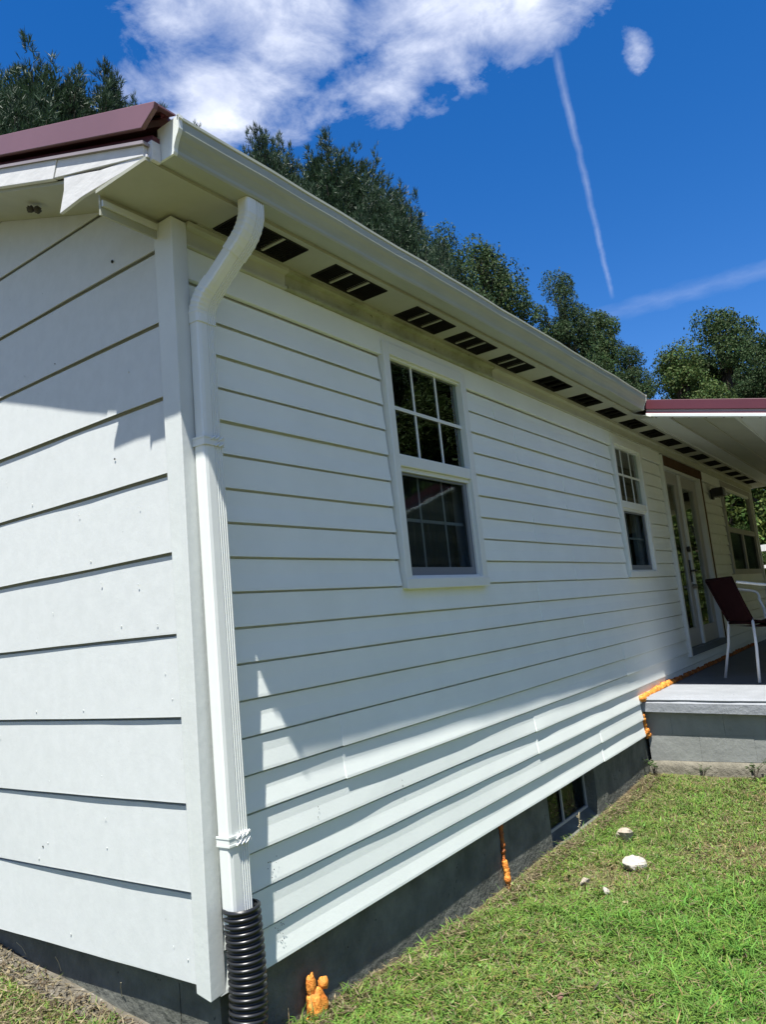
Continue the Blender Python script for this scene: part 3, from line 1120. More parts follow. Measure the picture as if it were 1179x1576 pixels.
def pslab(y):
    return 0.302 + 0.050 * y * 0.75


b = MB()
y0, y1 = 0.010, -3.4
nseg = 46
v = []
prof_n = 6
for i in range(nseg + 1):
    y = y0 + (y1 - y0) * i / nseg
    z = pslab(y)
    r = 0.005 * (float(vnoise(y, 0, 7.0, 31)) - 0.5) + 0.003 * (float(vnoise(y, 0, 23.0, 32)) - 0.5)
    zb_ = z - 0.115 - 0.012 * y * -0.3
    v += [(0.75, y, z), (0.10, y, z), (-0.028 + r, y, z - 0.004), (-0.045 + r, y, z - 0.020 + r * 0.4), (-0.036 + r * 0.3, y, z - 0.034 + r), (-0.052, y, z - 0.045), (-0.052, y, zb_), (0.06, y, zb_)]
prof_n = 8
f = []
for i in range(nseg):
    for k in range(prof_n - 1):
        f.append((i * prof_n + k, (i + 1) * prof_n + k, (i + 1) * prof_n + k + 1, i * prof_n + k + 1))
b.add(v, f)
b.obj('slab_edge', M_slab, porch)
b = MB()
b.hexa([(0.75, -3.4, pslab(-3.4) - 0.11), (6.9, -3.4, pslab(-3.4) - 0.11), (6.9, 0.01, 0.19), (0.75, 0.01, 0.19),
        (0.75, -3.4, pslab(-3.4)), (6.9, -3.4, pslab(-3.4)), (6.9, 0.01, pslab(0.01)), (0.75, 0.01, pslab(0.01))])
b.obj('porch_floor', M_slab_shade, porch)
# block wall built of single painted blocks, the soil stained footing below
by = 0.005
row = 0
zc0 = -0.36
for (za, zb_) in ((-0.205, -0.012), (-0.009, 0.182)):
    yy = by - (0.2 if row % 2 else 0.0)
    st = by
    while st > -3.4:
        en = max(-3.4, st - (0.196 if (row % 2 and st == by) else 0.392))
        MB().box(0.012 + random.uniform(-0.0015, 0.0015), 0.19, en + 0.0012, st - 0.0012, za, zb_).obj('block', M_block, porch)
        st = en - 0.001
    row += 1
MB().box(0.0145, 0.185, -3.4, 0.0, -0.3, 0.18).obj('mortar_bed', M_block, porch)
b = MB()
v = []
for i in range(60):
    y = 0.02 - i * 0.058
    r = 0.010 * float(vnoise(y, 0, 9, 33))
    v += [(0.10, y, -0.196), (0.002 - r * 0.4, y, -0.205 - r), (-0.006 - r, y, -0.26), (-0.012 - r, y, -0.5)]
b.add(v, [(i * 4 + k, (i + 1) * 4 + k, (i + 1) * 4 + k + 1, i * 4 + k + 1) for i in range(59) for k in range(3)])
b.obj('footing', M_mort, porch, True)

# porch roof: maroon edge, grey strip, white edge, ceiling panels
RS = 0.242


def prz(y, z):
    return z + RS * (y + 0.37)


def slope_box(b, x0, x1, ya, yb, za, zb):
    b.hexa([(x0, yb, prz(yb, za)), (x1, yb, prz(yb, za)), (x1, ya, prz(ya, za)), (x0, ya, prz(ya, za)),
            (x0, yb, prz(yb, zb)), (x1, yb, prz(yb, zb)), (x1, ya, prz(ya, zb)), (x0, ya, prz(ya, zb))])
    return b


XO = 4.66 - PX
YB = -4.4  # roof depth out of view, lengthened to darken the porch
slope_box(MB(), XO + 0.001, XO + 0.020, -0.355, YB, 2.640, 2.722).obj('roof_edge_trim', M_maroon, porch, bevel=0.003)
slope_box(MB(), XO + 0.020, XO + 7.1, 0.3, YB, 2.690, 2.724).obj('porch_roof', M_maroon, porch)
slope_box(MB(), XO + 0.014, XO + 0.05, -0.352, YB, 2.617, 2.6385).obj('drip_strip', M_grey_trim, porch)
slope_box(MB(), XO + 0.006, XO + 0.05, -0.350, YB, 2.604, 2.6165).obj('drip_strip', M_maroon, porch)
slope_box(MB(), XO - 0.012, XO + 0.052, -0.350, YB, 2.574, 2.6025).obj('white_edge', M_alum, porch, bevel=0.003)
b = MB()
y = -0.262
i = 0
while y > YB + 0.05:
    c = MB()
    w = 0.245
    slope_box(c, XO + 0.053, XO + 7.0, y, y - w, 2.584, 2.590)
    slope_box(c, XO + 0.053, XO + 7.0, y, y - 0.012, 2.574, 2.584)
    c.obj('ceiling_panel', M_soffit if i % 3 else M_trim, porch)
    y -= w + 0.002
    i += 1
# rafter end clips along the white edge
b = MB()
for i in range(26):
    y = -0.42 - i * 0.128
    b.box(XO + 0.02, XO + 0.035, y - 0.006, y + 0.006, prz(y, 2.567), prz(y, 2.5735))
o = b.obj('edge_clips', M_grey_trim, porch)
for (x, y) in ((XO + 0.12, -3.6), (XO + 3.5, -3.6), (XO + 6.7, -3.6)):
    MB().box(x - 0.045, x + 0.045, y - 0.045 + 0.25, y + 0.045 + 0.25, pslab(-3.35), prz(-3.35, 2.57)).obj('porch_post', M_trim, porch, bevel=0.004)
# bent flap where gutter meets porch roof
b = MB()
b.hexa([(XO - 0.07, -0.37, 2.570), (XO + 0.03, -0.40, 2.560), (XO + 0.06, -0.27, 2.590), (XO - 0.10, -0.25, 2.612),
        (XO - 0.07, -0.37, 2.573), (XO + 0.03, -0.40, 2.563), (XO + 0.06, -0.27, 2.593), (XO - 0.10, -0.25, 2.615)])
b.obj('bent_flashing', M_soffit, porch)

# ------------------------------------------------------------------ spray foam


def lumpy_sphere(b, c, r, seed, amp=0.22, seg=18):
    c = Vector(c)
    r = (r, r, r) if not hasattr(r, '__len__') else r
    v = []
    rings = seg // 2 + 3
    for i in range(rings + 1):
        th = math.pi * i / rings
        for k in range(seg):
            ph = 2 * math.pi * k / seg
            n = Vector((math.sin(th) * math.cos(ph), math.sin(th) * math.sin(ph), math.cos(th)))
            q = 1 + amp * (math.sin(n.x * 5 + seed) * math.sin(n.y * 4.3 + seed * 2) + 0.6 * math.sin(n.z * 7 + seed * 3 + n.x * 3) * math.cos(n.y * 6.1))
            v.append((c.x + n.x * r[0] * q, c.y + n.y * r[1] * q, c.z + n.z * r[2] * q))
    f = []
    for i in range(rings):
        for k in range(seg):
            f.append((i * seg + k, (i + 1) * seg + k, (i + 1) * seg + (k + 1) % seg, i * seg + (k + 1) % seg))
    b.add(v, f)


def foam_line(pts, r0, seed, m, amp=0.35, dens=1.0):
    b = MB()
    R = random.Random(seed)
    core = spline(pts, 8) if len(pts) > 2 else [Vector(q) for q in pts]
    b.tube(core, [r0 * R.uniform(0.65, 1.0) for _ in core], 9)
    for (p, q) in zip(pts[:-1], pts[1:]):
        p, q = Vector(p), Vector(q)
        n = max(1, int((q - p).length / (r0 * 0.9) * dens))
        for i in range(n):
            c = p.lerp(q, (i + R.random() * 0.6) / n)
            r = r0 * R.uniform(0.55, 1.25)
            c += Vector((R.uniform(-1, 1), R.uniform(-0.5, 0.5), R.uniform(-1, 1))) * r0 * 0.3
            lumpy_sphere(b, c, (r * R.uniform(0.9, 1.4), r * 0.9, r * R.uniform(0.8, 1.2)), R.uniform(0, 9), amp * 0.4, 12)
    return b


b = MB()
lumpy_sphere(b, (0.452, -0.005, -0.215), (0.042, 0.030, 0.058), 1.0, 0.16, 30)
lumpy_sphere(b, (0.440, 0.006, -0.145), (0.020, 0.018, 0.038), 2.0, 0.2, 18)
lumpy_sphere(b, (0.502, 0.004, -0.160), (0.022, 0.020, 0.021), 3.3, 0.14, 18)
lumpy_sphere(b, (0.440, 0.000, -0.262), (0.034, 0.028, 0.035), 5.0, 0.2, 20)
o = b.obj('spray_foam', M_foam, None, True)
tag(o, 'orange foam blob with two knobs at the foot of the wall near the black pipe', 'spray foam')
b = foam_line([(2.018, 0.030, -0.02), (2.012, 0.028, -0.13), (2.000, 0.026, -0.20)], 0.013, 4, M_foam_shade, 0.3)
foamv = b.obj('spray_foam', M_foam_shade, None, True)
tag(foamv, 'rusty orange foam drip running down the dark foundation below the siding', 'spray foam')
b = foam_line([(2.000, 0.022, -0.19), (1.995, 0.012, -0.25), (1.985, 0.000, -0.325)], 0.017, 5, M_foam, 0.3)
b.obj('drip_end', M_foam, foamv, True)
b = foam_line([(4.53, -0.012, 0.292), (4.9, -0.018, 0.305), (5.5, -0.014, 0.31)], 0.026, 6, M_foam, 0.4, 1.2)
o = b.obj('spray_foam', M_foam, None, True)
tag(o, 'bright orange foam bead along the joint between siding and porch slab', 'spray foam')
b = foam_line([(5.5, -0.012, 0.31), (6.6, -0.012, 0.31), (8.2, -0.012, 0.31), (9.6, -0.010, 0.31)], 0.021, 7, M_foam_shade, 0.4, 0.8)
b.obj('shade_toned_bead', M_foam_shade, o, True)  # stretch under the porch roof, its shade painted into the foam colour
b = foam_line([(4.548, 0.0, 0.17), (4.575, 0.005, 0.06), (4.590, 0.010, -0.03)], 0.015, 8, M_foam_shade, 0.4)
lumpy_sphere(b, (4.585, -0.004, 0.03), (0.022, 0.018, 0.022), 2.0, 0.2, 12)
lumpy_sphere(b, (4.60, -0.006, -0.005), (0.022, 0.018, 0.018), 4.0, 0.2, 12)
o = b.obj('spray_foam', M_foam, None, True)
tag(o, 'small orange foam squeezed out under the slab corner where siding ends', 'spray foam')

# ------------------------------------------------------------------ patio chair


def chair(loc, rz, label):
    t = empty('patio_chair', loc, rz)
    tag(t, label, 'chair', 'maroon sling chairs on the porch')
    tb = 0.011
    # local: faces +Y, origin between the rear feet on the slab
    for s in (-1, 1):
        MB().tube([(s * 0.262, -0.02, 0.0), (s * 0.215, 0.035, 0.30), (s * 0.185, 0.06, 0.54)], 0.0125, 10).obj('leg', M_cream, t, True)
        MB().tube([(s * 0.270, 0.52, 0.0), (s * 0.262, 0.50, 0.30), (s * 0.258, 0.47, 0.60), (s * 0.262, 0.44, 0.70)], 0.0125, 10).obj('leg', M_cream, t, True)
        arm = spline([(s * 0.215, -0.055, 0.865), (s * 0.262, 0.10, 0.83), (s * 0.285, 0.30, 0.79), (s * 0.275, 0.43, 0.755), (s * 0.262, 0.455, 0.69)], 6)
        MB().tube(arm, 0.0125, 10).obj('armrest', M_cream, t, True)
        MB().tube([(s * 0.205, -0.085, 0.90), (s * 0.195, -0.02, 0.72), (s * 0.185, 0.055, 0.52), (s * 0.20, 0.28, 0.475), (s * 0.21, 0.50, 0.485)], 0.012, 8).obj('side_rail', M_fabric, t, True)
    n = 14
    v = []
    for i in range(n + 1):
        u = i / n
        if u < 0.5:
            k = u / 0.5
            y, z = -0.088 + 0.150 * k, 0.915 - 0.40 * k
        else:
            k = (u - 0.5) / 0.5
            y, z = 0.062 + 0.43 * k, 0.515 - 0.03 * math.sin(k * 3.14)
        sag = 0.010
        for s in (-1, -0.5, 0, 0.5, 1):
            w = 0.205 if u < 0.5 else 0.21
            v.append((s * w, y - (sag * (1 - s * s) if u < 0.5 else 0), z - (sag * (1 - s * s) if u >= 0.5 else 0)))
    m = len(v)
    v2 = [(a, c + 0.006, d - 0.010) for a, c, d in v]
    f = [(i * 5 + k, i * 5 + k + 1, (i + 1) * 5 + k + 1, (i + 1) * 5 + k) for i in range(n) for k in range(4)]
    b = MB(); b.add(v[:40], [q for q in f if max(q) < 40]); b.add(v2[:40], [q[::-1] for q in f if max(q) < 40])
    b.obj('backrest', M_fabric, t, True)
    b = MB(); b.add(v[35:], [tuple(i - 35 for i in q) for q in f if min(q) >= 35]); b.add([(a, c, d - 0.03) for a, c, d in v[35:]], [tuple(i - 35 for i in q[::-1]) for q in f if min(q) >= 35])
    b.obj('seat', M_fabric, t, True)
    MB().tube([(-0.205, -0.085, 0.905), (0.205, -0.085, 0.905)], 0.014, 8).obj('top_rail', M_fabric, t, True)
    MB().tube([(-0.20, 0.49, 0.47), (0.20, 0.49, 0.47)], 0.012, 8).obj('front_rail', M_cream, t, True)
    MB().tube([(-0.185, 0.06, 0.50), (0.185, 0.06, 0.50)], 0.012, 8).obj('rear_rail', M_fabric, t, True)
    return t


A = Vector((5.84, -0.365)); B_ = Vector((5.45, -0.715))
mid = (A + B_) / 2 + Vector((0.022, -0.032))
facing = Vector((0.67, -0.74))
chair((mid.x, mid.y, pslab(mid.y)), math.atan2(facing.y, facing.x) - math.pi / 2, 'maroon sling patio chair with white tube legs, nearest the slab edge')
chair((7.25, -1.02, pslab(-1.0)), math.radians(100), 'maroon sling patio chair farther along the porch beyond the first one')

# wall lamp ------------------------------------------------------------------------
wlamp = empty('wall_lamp', (8.42, -0.01, 2.27))
tag(wlamp, 'small black flood lamp fixed high on the wall between door and far window', 'wall lamp')
MB().box(-0.05, 0.05, -0.025, 0.0, -0.06, 0.06).obj('mount_plate', M_black, wlamp, bevel=0.004)
MB().box(-0.11, 0.06, -0.16, -0.03, -0.04, 0.07).obj('lamp_head', M_black, wlamp, bevel=0.01)
MB().box(-0.10, 0.05, -0.165, -0.161, -0.03, 0.05).obj('lens', M_screen, wlamp)

# nest under the gable soffit, nail on the gable
b = MB()
for i in range(4):
    lumpy_sphere(b, (-0.13 + 0.012 * math.sin(i * 2), 0.665 + 0.016 * (i - 3), 2.885 + 0.36 * 0.016 * (i - 3)), (0.014, 0.013, 0.012), i, 0.25, 10)
o = b.obj('wasp_nest', M_wood, None, True)
o.data.materials[0] = mat('dry_mud', (0.06, 0.055, 0.045), 0.9, 0.5)
tag(o, 'small brown mud wasp nest stuck under the gable soffit at the left', 'wasp nest')

# nail heads, chips and splashes on the boards
R = np.random.default_rng(77)
nb, cb = MB(), MB()


def disc(b, c, r, axis, n=7):
    v = []
    for i in range(n):
        a = 6.283 * i / n
        q = (r * math.cos(a) * (0.8 + 0.4 * R.random()), r * math.sin(a) * (0.8 + 0.5 * R.random()))
        v.append((c[0], c[1] + q[0], c[2] + q[1]) if axis == 0 else (c[0] + q[0], c[1], c[2] + q[1]))
    v2 = [((p[0] - 0.0015, p[1], p[2]) if axis == 0 else (p[0], p[1] - 0.0015, p[2])) for p in v]
    b.add(v + v2, [tuple(range(n, 2 * n))] + [(i, (i + 1) % n, (i + 1) % n + n, i + n) for i in range(n)])


for j in range(9):
    for y in np.arange(0.16, 3.2, 0.405):
        if R.random() < 0.22:
            disc(cb, (-0.0012, y + R.normal(0, 0.012), 0.028 + j * EG + 0.030 + R.normal(0, 0.006)), 0.0030, 0)
    for _ in range(4):
        disc(cb if R.random() < 0.9 else nb, (-0.0005 + 0.002 * R.random(), R.uniform(0.08, 1.6), 0.028 + j * EG + R.uniform(0.02, 0.22)), R.uniform(0.0015, 0.0042), 0, 6)
for (x, z, n) in ((0.30, 0.09, 12), (0.29, 0.32, 9), (0.56, 0.42, 3), (1.1, 0.40, 3)):
    for _ in range(n):
        disc(nb, (x + R.normal(0, 0.018), -0.0016, z + R.normal(0, 0.018)), R.uniform(0.0008, 0.0020), 1, 6)
disc(nb, (-0.002, 0.330, 2.583 - 0.0), 0.007, 0)
o = nb.obj('nail_heads', M_wire, house); o['kind'] = 'stuff'
o = cb.obj('paint_chips', M_trim, house); o['kind'] = 'stuff'
# ------------------------------------------------------------------ stones, leaf
def rock(x, y, r, seed, m, name, label, cat='stone', sink=0.35, rot=0.0):
    R = np.random.default_rng(seed)
    b = MB()
    seg, rings = 16, 10
    ax = R.normal(size=(7, 3)); ax /= np.linalg.norm(ax, axis=1)[:, None]
    dd = R.uniform(0.30, 0.85, 7)
    v = []
    for i in range(rings + 1):
        th = math.pi * i / rings
        for k in range(seg):
            ph = 2 * math.pi * k / seg
            n = np.array([math.sin(th) * math.cos(ph), math.sin(th) * math.sin(ph), math.cos(th)])
            t = 1.0
            for a, c in zip(ax, dd):
                q = n @ a
                if q > 0.05:
                    t = min(t, c / q)
            t *= 1 + 0.03 * math.sin(9 * n[0] + 7 * n[1] + seed)
            v.append((n[0] * r[0] * t, n[1] * r[1] * t, n[2] * r[2] * t))
    f = [(i * seg + k, (i + 1) * seg + k, (i + 1) * seg + (k + 1) % seg, i * seg + (k + 1) % seg) for i in range(rings) for k in range(seg)]
    b.add(v, f)
    o = b.obj(name, m, None, False)
    o.location = (x, y, float(gh(x, y)) + r[2] * (1 - sink) - 0.012)
    o.rotation_euler = (0.2 * math.sin(seed), 0.15, rot)
    tag(o, label, cat)
    return o


rock(2.95, -0.30, (0.085, 0.055, 0.050), 3, M_stone, 'stone', 'rounded tan stone in the grass below the crawl space window, farther back of two', rot=0.6, sink=0.2)
rock(2.46, -0.50, (0.088, 0.052, 0.050), 5, M_stone2, 'stone', 'angular white stone in the lawn, brightest and nearer of the two large ones', rot=-0.5, sink=0.15)
rock(2.13, -0.355, (0.060, 0.026, 0.030), 8, M_stone, 'stone', 'thin pale stone sliver in the grass near the foam drip', rot=0.1, sink=-0.35)
rock(2.03, -0.50, (0.034, 0.020, 0.022), 9, M_stone2, 'stone', 'smallest whitish pebble lying in front of the thin pale sliver', rot=0.4, sink=-0.7)
rock(0.975, -0.70, (0.022, 0.016, 0.015), 12, M_brownleaf, 'dry_leaf', 'pinkish brown curled dead leaf lying on the lawn in the foreground', 'leaf', rot=0.9, sink=-0.7)

# ------------------------------------------------------------------ grass


def lushf(x, y):
    n = vnoise(x, y, 2.2, 51)
    g = np.exp(-(((x - 1.4) / 1.1) ** 2 + ((y + 1.35) / 0.65) ** 2))
    return np.clip(g * 1.2 + (n - 0.55) * 1.8, 0, 1)


def inside_house(x, y):
    return (x > 0.02) & (y > 0.005)


def grass_field(n, xr, yr, hgt, wid, seed, dens_fn=None, flat=0.0):
    R = np.random.default_rng(seed)
    x = R.uniform(xr[0], xr[1], n); y = R.uniform(yr[0], yr[1], n)
    keep = ~inside_house(x, y)
    keep &= ~((x > 4.52) & (y > -3.45) & (x < 11.6))
    # dirt strip next to the gable stays mostly bare
    nearg = (x > -0.02 - 0.08 * vnoise(y, 0, 3.0, 5)) & (y > -0.05) & (x < 0.1)
    keep &= ~(nearg & (R.random(n) > 0.16 + 0.5 * np.clip(-x * 9, 0, 1)))
    nearl = (y > -0.05) & (x > 0)
    keep &= ~(nearl & (R.random(n) > 0.6))
    thin = vnoise(x, y, 3.1, 41)
    bare = vnoise(x, y, 1.7, 47)
    keep &= R.random(n) < np.clip(0.55 + 1.2 * thin, 0, 1) * np.where(bare > 0.80, 0.45, 1.0)
    if dens_fn is not None:
        keep &= R.random(n) < dens_fn(x, y)
    x, y, thin, bare = x[keep], y[keep], thin[keep], bare[keep]
    n = len(x)
    z = gh(x, y) - 0.004
    lush = lushf(x, y)
    h = hgt * R.uniform(0.45, 1.25, n) * (0.75 + 0.5 * lush) * (0.35 + 1.25 * vnoise(x, y, 19.0, 61))
    w = wid * R.uniform(0.6, 1.4, n)
    a = R.uniform(0, 2 * np.pi, n)
    lean = R.uniform(0.35, 1.25, n) + flat
    dx, dy = np.cos(a), np.sin(a)
    sx, sy = -dy, dx
    p0 = np.stack([x, y, z], 1)
    side = np.stack([sx, sy, 0 * sx], 1)
    d = np.stack([dx, dy, 0 * dx], 1)
    up = np.array([0, 0, 1.0])
    p1 = p0 + d * (h * 0.35 * np.sin(lean * 0.6))[:, None] + up * (h * 0.55 * np.cos(lean * 0.5))[:, None]
    p2 = p1 + d * (h * 0.60 * np.sin(np.minimum(lean * 1.5, 1.9)))[:, None] + up * (h * 0.5 * np.cos(np.minimum(lean * 1.45, 1.9)))[:, None]
    W = (w[:, None] * side) / 2
    # two quads; top narrows to a tip
    q1 = np.stack([p0 - W, p0 + W, p1 + W * 0.95, p1 - W * 0.95], 1)
    q2 = np.stack([p1 - W * 0.95, p1 + W * 0.95, p2 + W * 0.10, p2 - W * 0.10], 1)
    verts = np.concatenate([q1, q2], 1).reshape(-1, 3)
    dry = R.random(n)
    g = np.stack([0.120 + 0.07 * R.random(n), 0.210 + 0.09 * R.random(n), 0.036 + 0.025 * R.random(n)], 1)
    lushc = np.stack([0.105 + 0.06 * R.random(n), 0.215 + 0.09 * R.random(n), 0.034 + 0.02 * R.random(n)], 1)
    col = g * (1 - lush[:, None]) + lushc * lush[:, None]
    yel = np.stack([0.26 + 0.10 * R.random(n), 0.23 + 0.07 * R.random(n), 0.10 + 0.04 * R.random(n)], 1)
    isd = dry < (0.06 + 0.13 * (1 - lush)) + np.where(bare > 0.72, 0.30, 0)
    tuft = 0.72 + 0.56 * vnoise(x, y, 13.0, 65)
    col = col * tuft[:, None]
    col = np.where(isd[:, None], yel * R.uniform(0.6, 1.1, n)[:, None], col * R.uniform(0.65, 1.25, n)[:, None])
    return verts, np.repeat(col, 2, axis=0)


def leafy_field(n, xr, yr, size, seed, dens_fn=None):
    """low clover-like and crab grass leaves lying near the turf surface"""
    R = np.random.default_rng(seed)
    x = R.uniform(xr[0], xr[1], n); y = R.uniform(yr[0], yr[1], n)
    keep = ~inside_house(x, y) & ~((x > 4.52) & (y > -3.45) & (x < 11.6))
    nearg = (x > -0.08) & (y > -0.05) & (x < 0.1)
    keep &= ~nearg
    keep &= R.random(n) < np.clip((vnoise(x, y, 4.0, 63) - 0.35) * 2.2, 0.05, 1) * np.clip(1.1 - lushf(x, y), 0.12, 1)
    if dens_fn is not None:
        keep &= R.random(n) < dens_fn(x, y)
    x, y = x[keep], y[keep]
    n = len(x)
    z = gh(x, y) + R.uniform(0.006, 0.034, n) * (0.4 + 0.9 * vnoise(x, y, 19.0, 61))
    s = size * R.uniform(0.5, 1.4, n)
    a = R.uniform(0, 2 * np.pi, n)
    t1 = R.normal(0, 0.45, n); t2 = R.normal(0, 0.45, n)
    u = np.stack([np.cos(a), np.sin(a), t1], 1) * s[:, None]
    v = np.stack([-np.sin(a), np.cos(a), t2], 1) * (s * R.uniform(0.35, 0.6, n))[:, None]
    c = np.stack([x, y, z], 1)
    q = np.stack([c - u, c - v * 0.8 - u * 0.1, c + u, c + v * 0.8 + u * 0.1], 1)
    col = np.stack([0.14 + 0.08 * R.random(n), 0.21 + 0.09 * R.random(n), 0.045 + 0.03 * R.random(n)], 1) * R.uniform(0.55, 1.2, n)[:, None]
    dry = R.random(n) < 0.10
    col[dry] = np.array([0.30, 0.25, 0.13]) * R.uniform(0.5, 1.1, (dry.sum(), 1))
    return q.reshape(-1, 3), col


def near(x, y):
    d = np.hypot(x + 1.7, y + 2.0)
    return np.clip(6.5 / (d * d), 0.05, 1)


V, C = [], []
for args in ((330000, (0.2, 4.6), (-2.2, 0.02), 0.056, 0.0046, 1, near, 0.35), (120000, (-1.2, 0.1), (-0.6, 2.4), 0.048, 0.0042, 2, None, 0.3),
             (70000, (-4.0, 12.0), (-8.0, 1.0), 0.055, 0.008, 3, None, 0.2), (16000, (0.2, 4.6), (-2.2, 0.02), 0.075, 0.0030, 9, near, 0.0)):
    a, c = grass_field(*args[:6], dens_fn=args[6], flat=args[7])
    V.append(a); C.append(c)
for args in ((120000, (0.2, 4.6), (-2.2, 0.02), 0.0060, 4, near), (14000, (-1.2, 0.0), (-0.6, 2.4), 0.006, 5, None), (60000, (0.2, 9.0), (-5.0, 0.0), 0.012, 6, None)):
    a, c = leafy_field(*args)
    V.append(a); C.append(c)


def litter(n, xr, yr, seed):
    R = np.random.default_rng(seed)
    x = R.uniform(*xr, n); y = R.uniform(*yr, n)
    k = ~inside_house(x, y)
    x, y = x[k], y[k]; n = len(x)
    a = R.uniform(0, 6.283, n); L_ = R.uniform(0.008, 0.035, n); w = R.uniform(0.0012, 0.0035, n)
    c = np.stack([x, y, gh(x, y) + R.uniform(0.012, 0.034, n)], 1)
    d = np.stack([np.cos(a), np.sin(a), R.normal(0, 0.25, n)], 1) * L_[:, None]
    sd = np.stack([-np.sin(a), np.cos(a), R.normal(0, 0.2, n)], 1) * w[:, None]
    q = np.stack([c - d, c - sd, c + d, c + sd], 1)
    col = np.where((R.random(n) < 0.6)[:, None], np.array([[0.30, 0.25, 0.15]]), np.array([[0.11, 0.08, 0.05]])) * R.uniform(0.5, 1.2, n)[:, None]
    return q.reshape(-1, 3), col


for args in ((5000, (-0.40, 0.04), (-0.1, 2.2), 81), (5000, (0.1, 4.5), (-0.12, 0.03), 82), (7000, (0.2, 4.5), (-2.0, -0.05), 83)):
    a, c = litter(*args)
    V.append(a); C.append(c)
gme = np_mesh('lawn_grass', np.concatenate(V), 4, M_grass, np.concatenate(C))
lg = link_mesh('lawn_grass', gme)
tag(lg, 'patchy green lawn of mown grass, clover and dry blades in front of the foundation', 'grass', kind='stuff')
print('grass faces', len(gme.polygons))

# weeds -----------------------------------------------------------------------------
def weed(x, y, h, n, seed, label, m=M_leaf, dark=1.0, spread=1.0):
    R = np.random.default_rng(seed)
    t = empty('weed_plant', (x, y, float(gh(x, y)) + 0.0))
    tag(t, label, 'weed')
    b = MB()
    vs_, cs = [], []
    for i in range(n):
        a = R.uniform(0, 6.28); L_ = h * R.uniform(0.6, 1.1)
        tip = np.array([math.cos(a) * L_ * 0.55 * spread, math.sin(a) * L_ * 0.55 * spread - 0.01, L_ * 0.9])
        midp = tip * np.array([0.35, 0.35, 0.6])
        b.tube([(0, 0, 0), tuple(midp), tuple(tip)], [0.002, 0.0015, 0.001], 4)
        for k in range(7):
            u = 0.3 + 0.7 * k / 6
            c = midp * (1 - u) + tip * u
            aa = R.uniform(0, 6.28)
            s = h * 0.16 * R.uniform(0.6, 1.3)
            U1 = np.array([math.cos(aa), math.sin(aa), R.uniform(-0.3, 0.6)]) * s
            V1 = np.array([-math.sin(aa), math.cos(aa), R.uniform(-0.3, 0.3)]) * s * 0.4
            vs_.append(np.stack([c, c + U1 * 0.5 - V1, c + U1, c + U1 * 0.5 + V1]))
            cs.append(np.array([0.05, 0.10, 0.025]) * dark * R.uniform(0.6, 1.3))
    b.obj('stem', M_grass if False else M_bark, t)
    link_mesh('leaves', np_mesh('leaves', np.concatenate(vs_), 4, m, np.array(cs)), t)
    return t


weed(4.50, -0.045, 0.15, 9, 1, 'dark leafy weed at the inner corner of foundation and porch wall', dark=0.8)
weed(4.53, -0.40, 0.09, 6, 2, 'tiny weed at the middle of the porch footing', dark=0.9)
weed(4.50, -0.77, 0.15, 8, 3, 'bushy dark weed at the right end of the porch footing', dark=0.7)

b = MB()
b.tube([(0, 0, 0), (0.006, -0.004, 0.06), (-0.003, -0.006, 0.12), (0.01, -0.008, 0.15)], [0.004, 0.0035, 0.004, 0.002], 6)
for i in range(10):
    a = i * 1.1
    b.tube([(0, -0.005, 0.05 + i * 0.01), (0.02 * math.cos(a), -0.005 + 0.015 * math.sin(a), 0.045 + i * 0.011)], [0.0022, 0.001], 4)
o = b.obj('dry_stalk', M_straw, None)
o.location = (2.98, 0.0, -0.345)
tag(o, 'pale dry weed stalk standing before the crawl space window ledge', 'stalk')
for i, (y, z, l) in enumerate(((1.18, -0.05, 0.05), (0.93, -0.07, 0.06), (0.55, -0.09, 0.06))):
    b = MB()
    b.tube([(0, 0, 0), (-0.01, 0.01 - 0.01 * i, l * 0.6), (-0.022, 0.03 - 0.03 * i, l)], 0.0014, 4)
    o = b.obj('straw', M_straw, None)
    o.location = (0.042, y, z - 0.02)
    tag(o, ['bent dry straw leftmost against the shaded gable foundation', 'upright dry straw second from left against the gable foundation', 'slanted dry straw rightmost against the gable foundation'][i], 'straw')

# ------------------------------------------------------------------ trees


